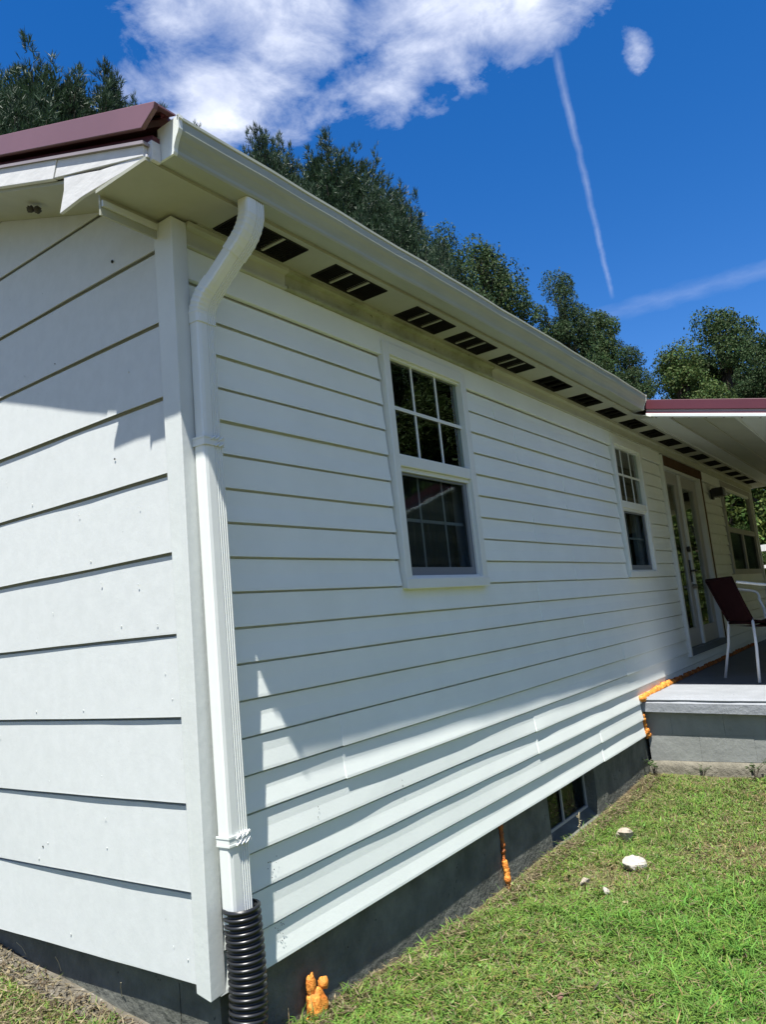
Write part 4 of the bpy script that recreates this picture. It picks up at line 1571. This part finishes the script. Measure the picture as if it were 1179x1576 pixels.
def pine_crown(H, R0, zlow, seed, plumes=430):
    """dense rounded white-pine crown: bushy upright plumes over a filled body"""
    R = np.random.default_rng(seed)
    cards, cols = [], []
    limbs = MB()

    def env(z, a):
        d = max(0.0, H - z)
        r = R0 * (1 - math.exp(-((d / (R0 * 0.62)) ** 0.85)))
        return r * (1 + 0.22 * math.sin(3 * a + seed) + 0.16 * math.sin(2 * a + z * 1.9 + seed))

    def needles(c, dirs, m, lo, hi, w, tone):
        d = dirs + R.normal(0, 0.42, (m, 3))
        d /= np.linalg.norm(d, axis=1)[:, None]
        L_ = R.uniform(lo, hi, m)[:, None]
        sd = np.cross(d, R.normal(0, 1, (m, 3)))
        sd /= np.linalg.norm(sd, axis=1)[:, None]
        q = np.stack([c - sd * w * 0.5, c + sd * w * 0.5, c + d * L_ * 0.6 + sd * w, c + d * L_], 1)
        cards.append(q.reshape(-1, 3))
        cols.append(np.array([0.034, 0.066, 0.032])[None] * tone * R.uniform(0.75, 1.3, m)[:, None])
    for i in range(plumes):
        u = R.random() ** 0.80
        zc = H - R.uniform(0.1, 0.9) - u * (H - zlow)
        az = R.uniform(0, 2 * math.pi)
        rr = env(zc, az) * R.uniform(0.35, 1.0) ** 0.6
        base = np.array([math.cos(az) * rr, math.sin(az) * rr, zc - 0.9])
        out = np.array([math.cos(az), math.sin(az), 0])
        ax = out * R.uniform(0.15, 0.75) * (rr / R0 + 0.1) + np.array([0, 0, 1.0]) + R.normal(0, 0.12, 3)
        ax /= np.linalg.norm(ax)
        Lp = R.uniform(0.7, 1.5)
        wp = R.uniform(0.34, 0.52)
        limbs.tube([(0, 0, base[2] - 0.5 * rr), tuple(base * np.array([0.6, 0.6, 1]) - np.array([0, 0, 0.3])), tuple(base), tuple(base + ax * Lp * 0.6)], [0.05, 0.035, 0.02, 0.008], 4)
        shade = R.uniform(0.75, 1.2)
        nt_ = 44
        s_ = R.random(nt_)
        off = R.normal(0, 1, (nt_, 3)) * (wp * 0.55 * (1.08 - s_ * 0.9))[:, None]
        c = base + ax * (Lp * s_)[:, None] + off
        dirn = off * 1.5 + ax * 0.30 + np.array([0, 0, 0.12])
        dirn /= np.linalg.norm(dirn, axis=1)[:, None] + 1e-9
        m = 7
        needles(np.repeat(c, m, 0), np.repeat(dirn, m, 0), nt_ * m, 0.15, 0.27, 0.015, shade)
    # inner body so that the crown reads as one dense mass
    m = 26000
    zz = H - 0.9 - R.random(m) ** 0.85 * (H - zlow - 0.9)
    aa = R.uniform(0, 2 * math.pi, m)
    ee = np.array([env(z, a) for z, a in zip(zz, aa)]) * np.sqrt(R.random(m)) * 0.88
    c = np.stack([np.cos(aa) * ee, np.sin(aa) * ee, zz - 0.25], 1)
    dd = np.stack([np.cos(aa), np.sin(aa), np.full(m, 1.1)], 1)
    needles(c, dd, m, 0.18, 0.34, 0.034, 0.85)
    return np_mesh('crown', np.concatenate(cards), 4, M_needle, np.concatenate(cols)), limbs.mesh('limbs', M_bark)


def leaf_crown(H, R0, zlow, seed, clumps=46, per=700, size=0.075, tone=(0.085, 0.135, 0.036)):
    R = np.random.default_rng(seed)
    V_, C_ = [], []
    limbs = MB()
    zc0 = (H + zlow) / 2
    hz = (H - zlow) / 2
    for i in range(clumps):
        for _ in range(50):
            p = R.uniform(-1, 1, 3)
            l = np.linalg.norm(p)
            if 0.35 < l < 0.86:
                break
        if i < 3:
            p = np.array([0.15 * (i - 1), 0.1 * (i - 1), 0.84])
        c = np.array([p[0] * R0, p[1] * R0, zc0 + p[2] * hz])
        rad = R0 * R.uniform(0.17, 0.34)
        limbs.tube([(0, 0, min(c[2] - 1.5, zlow + 2)), (c[0] * 0.5, c[1] * 0.5, c[2] - 0.8), tuple(c)], [0.12, 0.06, 0.02], 5)
        d = R.normal(0, 1, (per, 3)); d /= np.linalg.norm(d, axis=1)[:, None]
        lump = 1 + 0.16 * np.sin(d[:, 0] * 6 + seed + i) * np.sin(d[:, 1] * 5 + i * 2) + 0.10 * np.sin(d[:, 2] * 11 + i)
        rr = rad * lump * np.clip(1 - np.abs(R.normal(0, 0.20, per)), 0.2, 1.1)
        stray = R.random(per) < 0.04
        rr = np.where(stray, rr * 1.15, rr)
        pos = c + d * rr[:, None] * np.array([1, 1, 0.85])
        nrm = d * 0.6 + R.normal(0, 0.55, (per, 3)) + np.array([0, 0, 0.25])
        nrm /= np.linalg.norm(nrm, axis=1)[:, None]
        t = np.cross(nrm, R.normal(0, 1, (per, 3))); t /= np.linalg.norm(t, axis=1)[:, None]
        bt = np.cross(nrm, t)
        s = size * R.uniform(0.6, 1.35, per)[:, None]
        q = np.stack([pos - t * s, pos - bt * s * 0.5, pos + t * s, pos + bt * s * 0.5], 1)
        V_.append(q.reshape(-1, 3))
        cc = np.array(tone) * R.uniform(0.75, 1.3)
        col = cc[None] * R.uniform(0.75, 1.2, per)[:, None]
        col[:, 0] *= R.uniform(0.8, 1.4, per)
        C_.append(col)
    return np_mesh('crown', np.concatenate(V_), 4, M_leaf, np.concatenate(C_)), limbs.mesh('limbs', M_bark)


def trunk_mesh(H, r):
    b = MB()
    n = 8
    b.tube([(0.10 * math.sin(i * 1.3), 0.08 * math.cos(i * 1.7), H * 0.92 * i / n) for i in range(n + 1)], [r * (1 - 0.85 * i / n) + 0.02 for i in range(n + 1)], 9)
    return b.mesh('trunk', M_bark, True)


PH = 18.0
pines = [pine_crown(PH, 3.0, 9.0, 101), pine_crown(PH, 2.8, 9.0, 202)]
ptr = trunk_mesh(PH, 0.26)
LH = 16.0
leafs = [leaf_crown(LH, 3.2, 5.0, 11, 95, 620, 0.072, (0.038, 0.072, 0.024)), leaf_crown(LH, 2.9, 5.5, 12, 90, 600, 0.068, (0.034, 0.066, 0.024)), leaf_crown(LH, 3.4, 4.0, 13, 95, 600, 0.080, (0.052, 0.090, 0.025)), leaf_crown(7.0, 3.0, 0.3, 14, 44, 480, 0.090, (0.070, 0.115, 0.028))]
ltr = trunk_mesh(LH, 0.24)


def tree(name, cat, proto, trk, Hp, az, el, dist, wscale, label, group=None, rot=None, base=-0.35, hgt=None):
    a = math.radians(az)
    x = -1.70 + dist * math.cos(a); y = -2.0 + dist * math.sin(a)
    top = hgt if hgt else 1.11 + dist * math.tan(math.radians(el))
    s = (top - base) / Hp
    t = empty(name, (x, y, base), rot if rot is not None else az * 1.7)
    t.scale = (wscale * s, wscale * s, s)
    tag(t, label, cat, group)
    link_mesh('trunk', trk, t)
    link_mesh('limbs', proto[1], t)
    link_mesh('crown', proto[0], t)
    return t


PT = [(62.6, 38.2, 21, 0.95, 0, 'dark pine at the far left edge above the maroon rake'),
      (58.8, 40.0, 22, 0.95, 1, 'tallest left pine with several upright tufts, above the maroon rake'),
      (54.2, 39.6, 23, 0.80, 0, 'second rounded pine from the left with pointed tip, above the maroon rake'),
      (50.6, 38.9, 26, 0.62, 1, 'narrow pine tip just left of the roof corner'),
      (46.9, 37.2, 28, 0.50, 0, 'small pine tip right behind the gutter corner'),
      (41.3, 37.2, 25, 0.62, 0, 'pine with a leaning dark top left of the right hand pine group'),
      (38.6, 35.0, 27, 0.72, 1, 'lower pine between the two tall tops of the pine group'),
      (35.9, 36.4, 26, 0.85, 0, 'tallest broad pine in the middle of the right hand pine group'),
      (32.6, 33.2, 25, 0.72, 1, 'pine on the descending right shoulder of the pine group'),
      (30.2, 29.6, 26, 0.62, 0, 'lowest pine at the right end of the pine group above the gutter')]
for i, (az, el, d, w, k, lab) in enumerate(PT):
    tree('pine_tree', 'pine tree', pines[k], ptr, 19.2, az, el, d, w, lab, 'pines behind the house', rot=i * 1.9)
LT = [(28.0, 28.3, 31, 0.66, 1, 'round leafy tree directly right of the pine group'),
      (25.0, 27.2, 33, 0.72, 0, 'tall domed leafy tree left of the wide sky gap'),
      (19.4, 24.0, 36, 0.58, 1, 'narrow upright leafy tree right of the sky gap'),
      (17.1, 21.0, 37, 0.62, 0, 'leafy tree forming the right shoulder beside the narrow upright one'),
      (15.2, 17.9, 36, 0.80, 1, 'low dark leafy tree above the gutter end'),
      (11.8, 17.2, 24, 0.85, 2, 'bushy tree with light glinting leaves above the porch roof'),
      (8.9, 19.2, 33, 0.90, 0, 'tallest leafy tree above the porch roof behind the glinting one'),
      (6.4, 16.8, 28, 0.85, 1, 'leafy tree cut by the right edge above the porch roof'),
      (3.5, 17.5, 30, 0.95, 0, 'leafy tree just outside the right edge of the view')]
for i, (az, el, d, w, k, lab) in enumerate(LT):
    tree('leafy_tree', 'tree', leafs[k], ltr, LH, az, el, d, w, lab, 'leafy trees behind the house', rot=i * 2.3)
# unseen wooded ring, added all round to cut low horizon light
na, nr = 260, 7
vv, ff = [], []
for i in range(na):
    a = 2 * math.pi * i / na
    for k in range(nr):
        rr = 58 + k * 9
        hh = (0, 7, 11, 13, 14, 13, 0)[k] * (0.75 + 0.4 * float(vnoise(math.cos(a) * 3 + 5, math.sin(a) * 3 + 5, 1.5, 71)))
        bump = 2.2 * (float(vnoise(a * 30, k * 2.3, 1.0, 72)) - 0.4) if 0 < k < nr - 1 else 0
        vv.append((rr * math.cos(a), rr * math.sin(a), -1.0 + hh + bump))
for i in range(na):
    j = (i + 1) % na
    for k in range(nr - 1):
        ff.append((i * nr + k, j * nr + k, j * nr + k + 1, i * nr + k + 1))
M_horizon_ring = mat('horizon_ring_woodland', (0.045, 0.075, 0.028), 0.9, 1.0, 1.2, 0.6, 0.5, spec=0.1, bdist=1.5)
hb = MB(); hb.add(vv, ff)
tag(hb.obj('added_horizon_hills', M_horizon_ring, None, True), kind='structure')

# trees of the yard that the windows mirror
for i in range(13):
    az = -58 + i * 4.7
    d = 24 + (i * 7 % 5) * 2.2
    tree('leafy_tree', 'tree', leafs[i % 3], ltr, LH, az, 0, d, 1.05 + 0.1 * (i % 3), 'leafy yard tree standing opposite the long wall, mirrored in its windows', 'trees opposite the long wall', rot=i * 1.3, hgt=11 + (i * 5 % 4) * 1.6)

# undergrowth between those yard trees, closing the view to the horizon
for i in range(24):
    az = -60 + i * 2.85
    d = 21 + (i * 11 % 7) * 1.3
    a = math.radians(az)
    t = empty('bush', (-1.7 + d * math.cos(a), -2.0 + d * math.sin(a), -0.4), i * 1.1)
    sc = 0.62 + 0.09 * (i * 5 % 4)
    t.scale = (sc, sc, sc)
    tag(t, 'dense green bush growing under the yard trees opposite the long wall', 'bush', 'bushes under the yard trees')
    link_mesh('foliage', leafs[3][0], t)
    link_mesh('stems', leafs[3][1], t)

# low sunlit shrubs seen past the far end of the porch
for i, (x, y, s) in enumerate(((15.5, 0.2, 0.20), (17.0, -1.2, 0.23), (14.4, 2.6, 0.18))):
    t = empty('shrub', (x, y, -1.2), i * 2.0)
    t.scale = (s, s, s)
    tag(t, ['sunlit yellow green shrub seen past the far porch corner', 'dense shrub farther right past the far porch corner', 'shrub tucked behind the far house corner'][i], 'shrub')
    link_mesh('foliage', leafs[2][0], t)
    link_mesh('stems', leafs[2][1], t)

# white rail fence past the porch
fn = empty('rail_fence', (14.0, -2.2, -0.3))
tag(fn, 'white rail fence glimpsed past the far end of the porch', 'fence')
for z0, z1 in ((2.00, 2.12), (1.68, 1.74)):
    MB().box(0, 0.05, 1.75, 5.0, z0, z1).obj('rail', M_cream, fn)
for y in (1.75, 3.3, 4.9):
    MB().box(0.051, 0.13, y, y + 0.09, -0.05, 2.2).obj('post', M_cream, fn)
